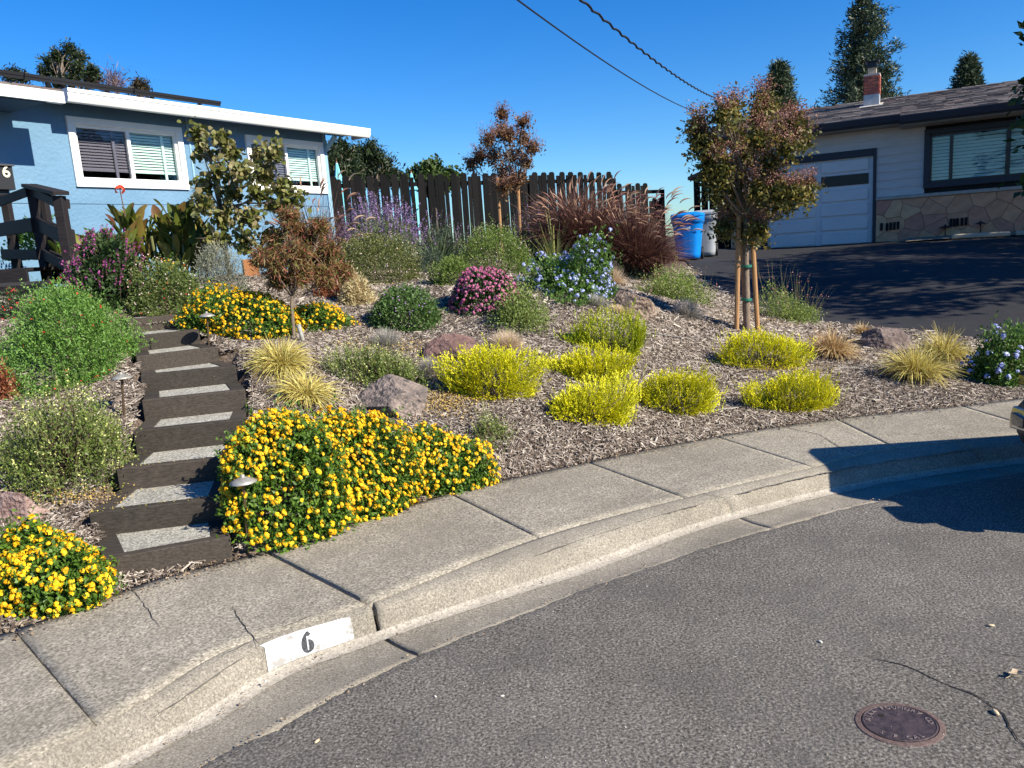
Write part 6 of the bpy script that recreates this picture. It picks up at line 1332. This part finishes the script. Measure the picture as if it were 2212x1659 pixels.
# big maple outside the frame on the right: leaves reach in, its crown shades the driveway
MPL = [(.012, .03, .008), (.025, .055, .012), (.05, .10, .02)]
def shade_tree():
    g = rs(95); base = np.array([15.8, 7.8, .4]); lobes = []
    for i in range(46):
        a = g.rand()*6.28; r = 5.2*math.sqrt(g.rand()); c = np.array([14.9+r*math.cos(a), 9.3+r*.9*math.sin(a), 5.0+2.4*g.rand()*(1-r/7)]); lobes.append((c, 1.1))
    for (x, y, Y, r) in ((2228, 205, 11.0, .34), (2232, 320, 11.0, .30), (2230, 75, 11.2, .22), (2224, 255, 10.8, .25), (2236, 400, 11, .2)): lobes.append((at(x, y, Y), r))
    return lobe_tree('broad_leaved_tree', 'large broad leaved tree at the right edge whose leafy branch tips hang into view', 'tree', base, lobes, 95, .22, base+np.array([-.4, .6, 3.2]), 'broad_leaf', MPL, nl=-120, nmin=7, per=7, ll=.15, lw=.08, shoot=.3, up=.1, droop=.2, inner=.6)
shade_tree()
# ================================================================ BINS, LIGHTS, UMBRELLAS
def bin_(x, yb, yt, w, col, lab, seed, Y, rot, nm):
    P = at(x, yb, Y); P[2] = g1(P[0], P[1])+.02; H = at(x, yt, Y)[2]-P[2]; hw = w/2*Y/FPX; T = thing(nm, P, lab, 'wheelie bin', 'wheeled bins beside the driveway'); ex = np.array([math.cos(rot), math.sin(rot), 0]); ey = np.array([-math.sin(rot), math.cos(rot), 0]); m = mat('bin_'+col[0], col[1], .45, spec=.4, noise=(2, 3), col2=tuple(c*1.15 for c in col[1]))
    mb = MB(); bodyH = H*.86; secs = [(0, .72), (.10, .75), (.55, .86), (.80, .93), (.86, .99), (.87, 1.03), (1., 1.03)]; V = []; n = 20
    for t, s_ in secs:
        for k in range(n):
            a = 2*math.pi*(k+.5)/n; c_, s2 = math.cos(a), math.sin(a); q = (abs(c_)**5+abs(s2)**5)**(-1/5); V.append(P+ex*hw*s_*c_*q+ey*hw*1.12*s_*s2*q*(1)+[0, 0, .03+bodyH*t])
    F = [(i*n+j, i*n+(j+1) % n, (i+1)*n+(j+1) % n, (i+1)*n+j) for i in range(len(secs)-1) for j in range(n)]+[tuple(range(n))[::-1]]; mb.add(V, F); mb.build('body', m, T, smooth=True)
    mb = MB()
    for k_, (s_, z) in enumerate(((1.06, bodyH+.035), (1.06, bodyH+.075), (.98, bodyH+.10), (.6, bodyH+.125), (.1, bodyH+.13))):
        for k in range(n):
            a = 2*math.pi*(k+.5)/n; c_, s2 = math.cos(a), math.sin(a); q = (abs(c_)**5+abs(s2)**5)**(-1/5); mb.v.append(tuple(P+ex*hw*s_*c_*q+ey*hw*1.14*s_*s2*q+[0, 0, z]))
    mb.f = [(i*n+j, i*n+(j+1) % n, (i+1)*n+(j+1) % n, (i+1)*n+j) for i in range(4) for j in range(n)]+[tuple(4*n+j for j in range(n)), tuple(range(n))[::-1]]; mb.m = [0]*len(mb.f); mb.build('lid', m, T, smooth=False)
    for s_ in (-1, 1):
        mb = MB(); mb.lathe(P+ex*(hw*.80*s_)+ey*(hw*.85)+[0, 0, .13], [(.12, -.03), (.13, -.02), (.13, .02), (.12, .03)], 18, ax=ex, ex=(0, 0, 1)); mb.build('wheel', M_black, T)
    mb = MB(); q = P+ey*hw*1.15+[0, 0, bodyH+.0]; mb.bar(q-ex*hw*.7, q+ex*hw*.7, .035, .035); mb.build('handle', m, T)
    for s_ in (-.5, .5):
        mb = MB(); q = P-ey*hw*.93+ex*hw*s_+[0, 0, bodyH*.68]; mb.obox(q, ex*hw*.16, ey*.02, (0, 0, .02)); mb.build('grip', m, T, bevel=.006)
    return P, ex, ey, hw, bodyH, T
P, ex, ey, hw, bH, T = bin_(1488, 560, 457, 64, ('blue', (.0, .19, .62)), 'bright blue wheeled recycling bin half hidden by the fountain grass', 1, 16.6, -.35, 'recycling_bin')
mb = MB(); q = P-ey*hw*1.02+[0, 0, bH*.80]; mb.obox(q, ex*.085, ey*.004, (0, 0, .05)); mb.build('pale_label', mat('bin_label', (.5, .58, .7), .6), T)
bin_(1524, 554, 452, 56, ('grey', (.30, .32, .34)), 'grey wheeled bin standing behind the blue one', 2, 17.5, -.3, 'rubbish_bin')
M_bronze = mat('aged_bronze', (.30, .27, .22), .55, metal=.5, noise=(25, 4), col2=(.42, .42, .38)); M_bz2 = mat('bronze_post', (.13, .085, .05), .5, metal=.6)
def path_light(x, yt, yb, wpx, lab, Y=None, grp='path lights', m=None):
    P = hit(x+ (yb-yt)*.06, yb) if Y is None else at(x, yb, Y); P[2] = g1(P[0], P[1]) if Y is None else P[2]; s_ = ((P-EYE)@FW)/FPX; top = at(x, yt, P[1]); r = wpx/2*s_; T = thing('path_light', P, lab, 'garden light', grp)
    mb = MB(); mb.tube([P-[0, 0, .08], top-[0, 0, r*.5]], .0085 if Y is None else .012, 8); mb.build('post', m or M_bz2, T)
    mb = MB(); c = top-[0, 0, 0]; mb.lathe(c, [(r*.98, -r*.42), (r, -r*.40), (r*.72, -r*.22), (r*.30, -r*.06), (r*.16, 0), (r*.15, r*.16), (r*.05, r*.20)], 24); mb.build('lamp_shade', m or M_bronze, T, smooth=True)
    mb = MB(); mb.lathe(c, [(r*.10, -r*.75), (r*.30, -r*.42), (r*.2, -r*.3)], 12); mb.build('lamp_socket', m or M_bz2, T)
path_light(446, 676, 748, 35, 'small domed path light right of the upper steps')
path_light(261, 808, 905, 44, 'domed path light left of the middle steps before the green salvia')
path_light(524, 1030, 1185, 58, 'largest domed path light, standing in the lantana right of the lower steps')
path_light(2042, 487, 514, 24, 'small dark path light before the flagstone base, nearer the garage', 18.0, m=M_black)
path_light(2118, 479, 508, 22, 'small dark path light before the flagstone base, further right', 17.6, m=M_black)
P = hit(655, 742); mb = MB(); mb.tube([P-[0, 0, .03], P+[0, 0, .03], P+[-.03, .02, .17]], [.006, .018, .024], 10); tag(mb.build('spot_light', M_bronze, None, origin=P), 'small bronze spot light at the foot of the red leaved maple', 'garden light')
P = hit(962, 1069); mb = MB(); mb.lathe(P, [(.018, -.01), (.02, .025), (.012, .03)], 10); tag(mb.build('sprinkler_head', M_black, None, origin=P), 'small black sprinkler cap at the sidewalk edge below the large lantana', 'sprinkler')
M_umb = mat('turquoise_canvas', (.16, .56, .66), .8, noise=(3, 3), col2=(.22, .64, .74))
def umbrella(x, yt, ycut, Y, wpx, lab, zb=.9):
    top = at(x, yt, Y); s_ = Y/FPX; r = wpx/2*s_; T = thing('closed_umbrella', (top[0], top[1], zb), lab, 'umbrella', 'closed umbrellas behind the fence'); mb = MB(); mb.tube([(top[0], top[1], zb), top], .025, 8); mb.build('pole', M_white, T)
    mb = MB(); prof = [(.02, 0), (r*.55, -.28), (r*.95, -.42), (r*.6, -.46), (r*.8, -.75), (r*.55, -1.5), (r*.65, -1.6)]; n = 16; V = []
    for (q, h) in prof:
        for k in range(n): a = 2*math.pi*k/n; rr = q*(1+.22*(k % 2)); V.append(top+[rr*math.cos(a), rr*math.sin(a), h])
    mb.add(V, [(i*n+j, i*n+(j+1) % n, (i+1)*n+(j+1) % n, (i+1)*n+j) for i in range(len(prof)-1) for j in range(n)]+[tuple(range(n))[::-1]]); mb.build('canopy', M_umb, T)
    mb = MB(); mb.lathe(top, [(.03, 0), (.012, .05), (.025, .08), (.003, .11)], 8); mb.build('finial', M_bz2, T)
umbrella(727, 352, 0, 18.5, 22, 'closed turquoise umbrella beside the corner of the blue house')
umbrella(888, 374, 0, 20.5, 22, 'closed turquoise umbrella showing over the middle of the fence')
mb = MB(); a = hit(528, 602); b = hit(560, 600); z = max(a[2], b[2])+.12; a[2] = b[2] = z; mb.bar(a, b, .05, .28); tag(mb.build('planter_board', wood('redwood_board', (.22, .09, .04), (.36, .17, .08)), None, origin=(a+b)/2), 'short orange brown planter board behind the red leaved maple', 'board')
# narrow dry strip and stones along the flagstone wall
g = rs(17); V = []
t_ = np.linspace(R2(1960, 520)[0], XR, 40)
for t in t_:
    for o in (.06, .9+.15*g.rand()): p = RP(t, 0, o); p[2] = g1(p[0], p[1])+(.07 if o < .1 else .035); V.append(p)
sheet('dry_border', V, [(2*i, 2*i+1, 2*i+3, 2*i+2) for i in range(39)], speckle('dry_soil', (.34, .29, .21), (.2, .17, .12), (.5, .44, .34), 30, 50, patch=.3, bumpd=.02))
for i, (a, b_, o) in enumerate(((.9, 2.0, .95), (2.1, 3.4, .85), (3.5, 4.6, .95))):
    p = RP(t_[0]+a, 0, o); q = RP(t_[0]+b_, 0, o); p[2] = g1(p[0], p[1])+.07; q[2] = g1(q[0], q[1])+.07; mb = MB(); mb.bar(p, q, .16, .10)
    tag(mb.build('edging_stone', mat('edging', (.42, .36, .27), .9), None, bevel=.02, origin=(p+q)/2), ('left', 'middle', 'right')[i]+' flat edging stone along the dry border before the grey house', 'edging stone', 'edging stones')
# ================================================================ CAR at the right edge, its nose just in view
def car():
    Cc = np.array([3.05, 4.64, .04]); ax = np.array([math.sin(R(92)), math.cos(R(92)), 0]); ay = np.array([ax[1], -ax[0], 0])   # ax along the car to its tail, ay towards the near side
    T = thing('parked_car', Cc, 'blue car with black bumper parked at the kerb, only its front corner in the frame', 'car')
    Pt = lambda u, v, z: Cc+ax*u+ay*v+np.array([0, 0, z])
    M_blue = mat('car_blue', (.02, .16, .42), .25, metal=.3, spec=.6, coat=.8); M_plas = mat('black_plastic', (.02, .02, .022), .5); M_chr = mat('brushed_silver', (.55, .55, .56), .25, metal=1)
    def loft_(name, secs, m, smooth=True, bev=0):
        """secs: (u, v0, v1, z0, z1, rounding)"""
        mb = MB(); n = 20; V = []
        for (u, v0, v1, z0, z1) in secs:
            for k in range(n):
                a = 2*math.pi*(k+.5)/n; c_, s2 = math.cos(a), math.sin(a); q = (abs(c_)**4.5+abs(s2)**4.5)**(-1/4.5); V.append(Pt(u, (v0+v1)/2+(v1-v0)/2*c_*q, (z0+z1)/2+(z1-z0)/2*s2*q))
        mb.add(V, [(i*n+j, i*n+(j+1) % n, (i+1)*n+(j+1) % n, (i+1)*n+j) for i in range(len(secs)-1) for j in range(n)]+[tuple(range(n))[::-1], tuple((len(secs)-1)*n+j for j in range(n))]); return mb.build(name, m, T, smooth=smooth)
    W_ = 1.05
    loft_('body', [(.14, .14, W_-.14, .42, .72), (.30, .04, W_-.04, .36, .80), (.9, .0, W_, .34, .94), (1.35, .0, W_, .34, .98), (4.0, .0, W_, .34, 1.0), (4.3, .10, W_-.10, .40, .9)], M_blue)
    loft_('cabin', [(.45, .10, W_-.10, .80, .92), (.75, .20, W_-.20, .92, 1.52), (2.6, .20, W_-.20, .92, 1.60), (3.7, .20, W_-.20, .92, 1.54), (4.2, .14, W_-.14, .90, 1.0)], M_blue)
    loft_('bumper', [(-.02, .22, W_-.22, .36, .56), (.03, .07, W_-.07, .30, .62), (.20, .0, W_, .27, .64), (.42, -.012, W_+.012, .27, .60)], M_plas)
    for v in (.02, W_-.30):
        mb = MB(); q = [Pt(-.005, v+.03, .40), Pt(-.03, v+.26, .42), Pt(-.035, v+.27, .50), Pt(-.02, v+.20, .55), Pt(.0, v+.05, .54), Pt(.012, v+.01, .48)]; mb.prism(q, ax*.05); mb.build('fog_light_bezel', M_chr, T, bevel=.008)
        mb = MB(); q = [Pt(-.014, v+.07, .43), Pt(-.042, v+.22, .44), Pt(-.045, v+.23, .50), Pt(-.03, v+.09, .51)]; mb.prism(q, ax*.04); mb.build('fog_light', M_glass, T)
        mb = MB(); mb.obox(Pt(.10, v+.14, .70), ax*.06, ay*.13, (0, 0, .05)); mb.build('headlight', M_glass, T, bevel=.02)
        mb = MB(); mb.obox(Pt(1.9, -.10 if v < .5 else W_+.10, .98), ax*.06, ay*.09, (0, 0, .06)); mb.build('wing_mirror', M_blue, T, bevel=.02)
    mb = MB(); mb.add([Pt(.50, .22, 1.02), Pt(.50, W_-.22, 1.02), Pt(.72, W_-.28, 1.46), Pt(.72, .28, 1.46)], [(0, 1, 2, 3)]); mb.build('windscreen', M_glass, T)
    for u in (.75, 3.4):
        for v in (.08, W_-.08):
            mb = MB(); mb.lathe(Pt(u, v, .30), [(.24, -.09), (.32, -.10), (.335, 0), (.32, .10), (.24, .09)], 26, ax=ay, ex=(0, 0, 1)); w_ = mb.build('wheel', M_black, T); 
            mb = MB(); mb.lathe(Pt(u, v, .30), [(.20, -.07), (.22, 0), (.20, .07)], 18, ax=ay, ex=(0, 0, 1)); mb.build('wheel_rim', M_chr, T)
car()
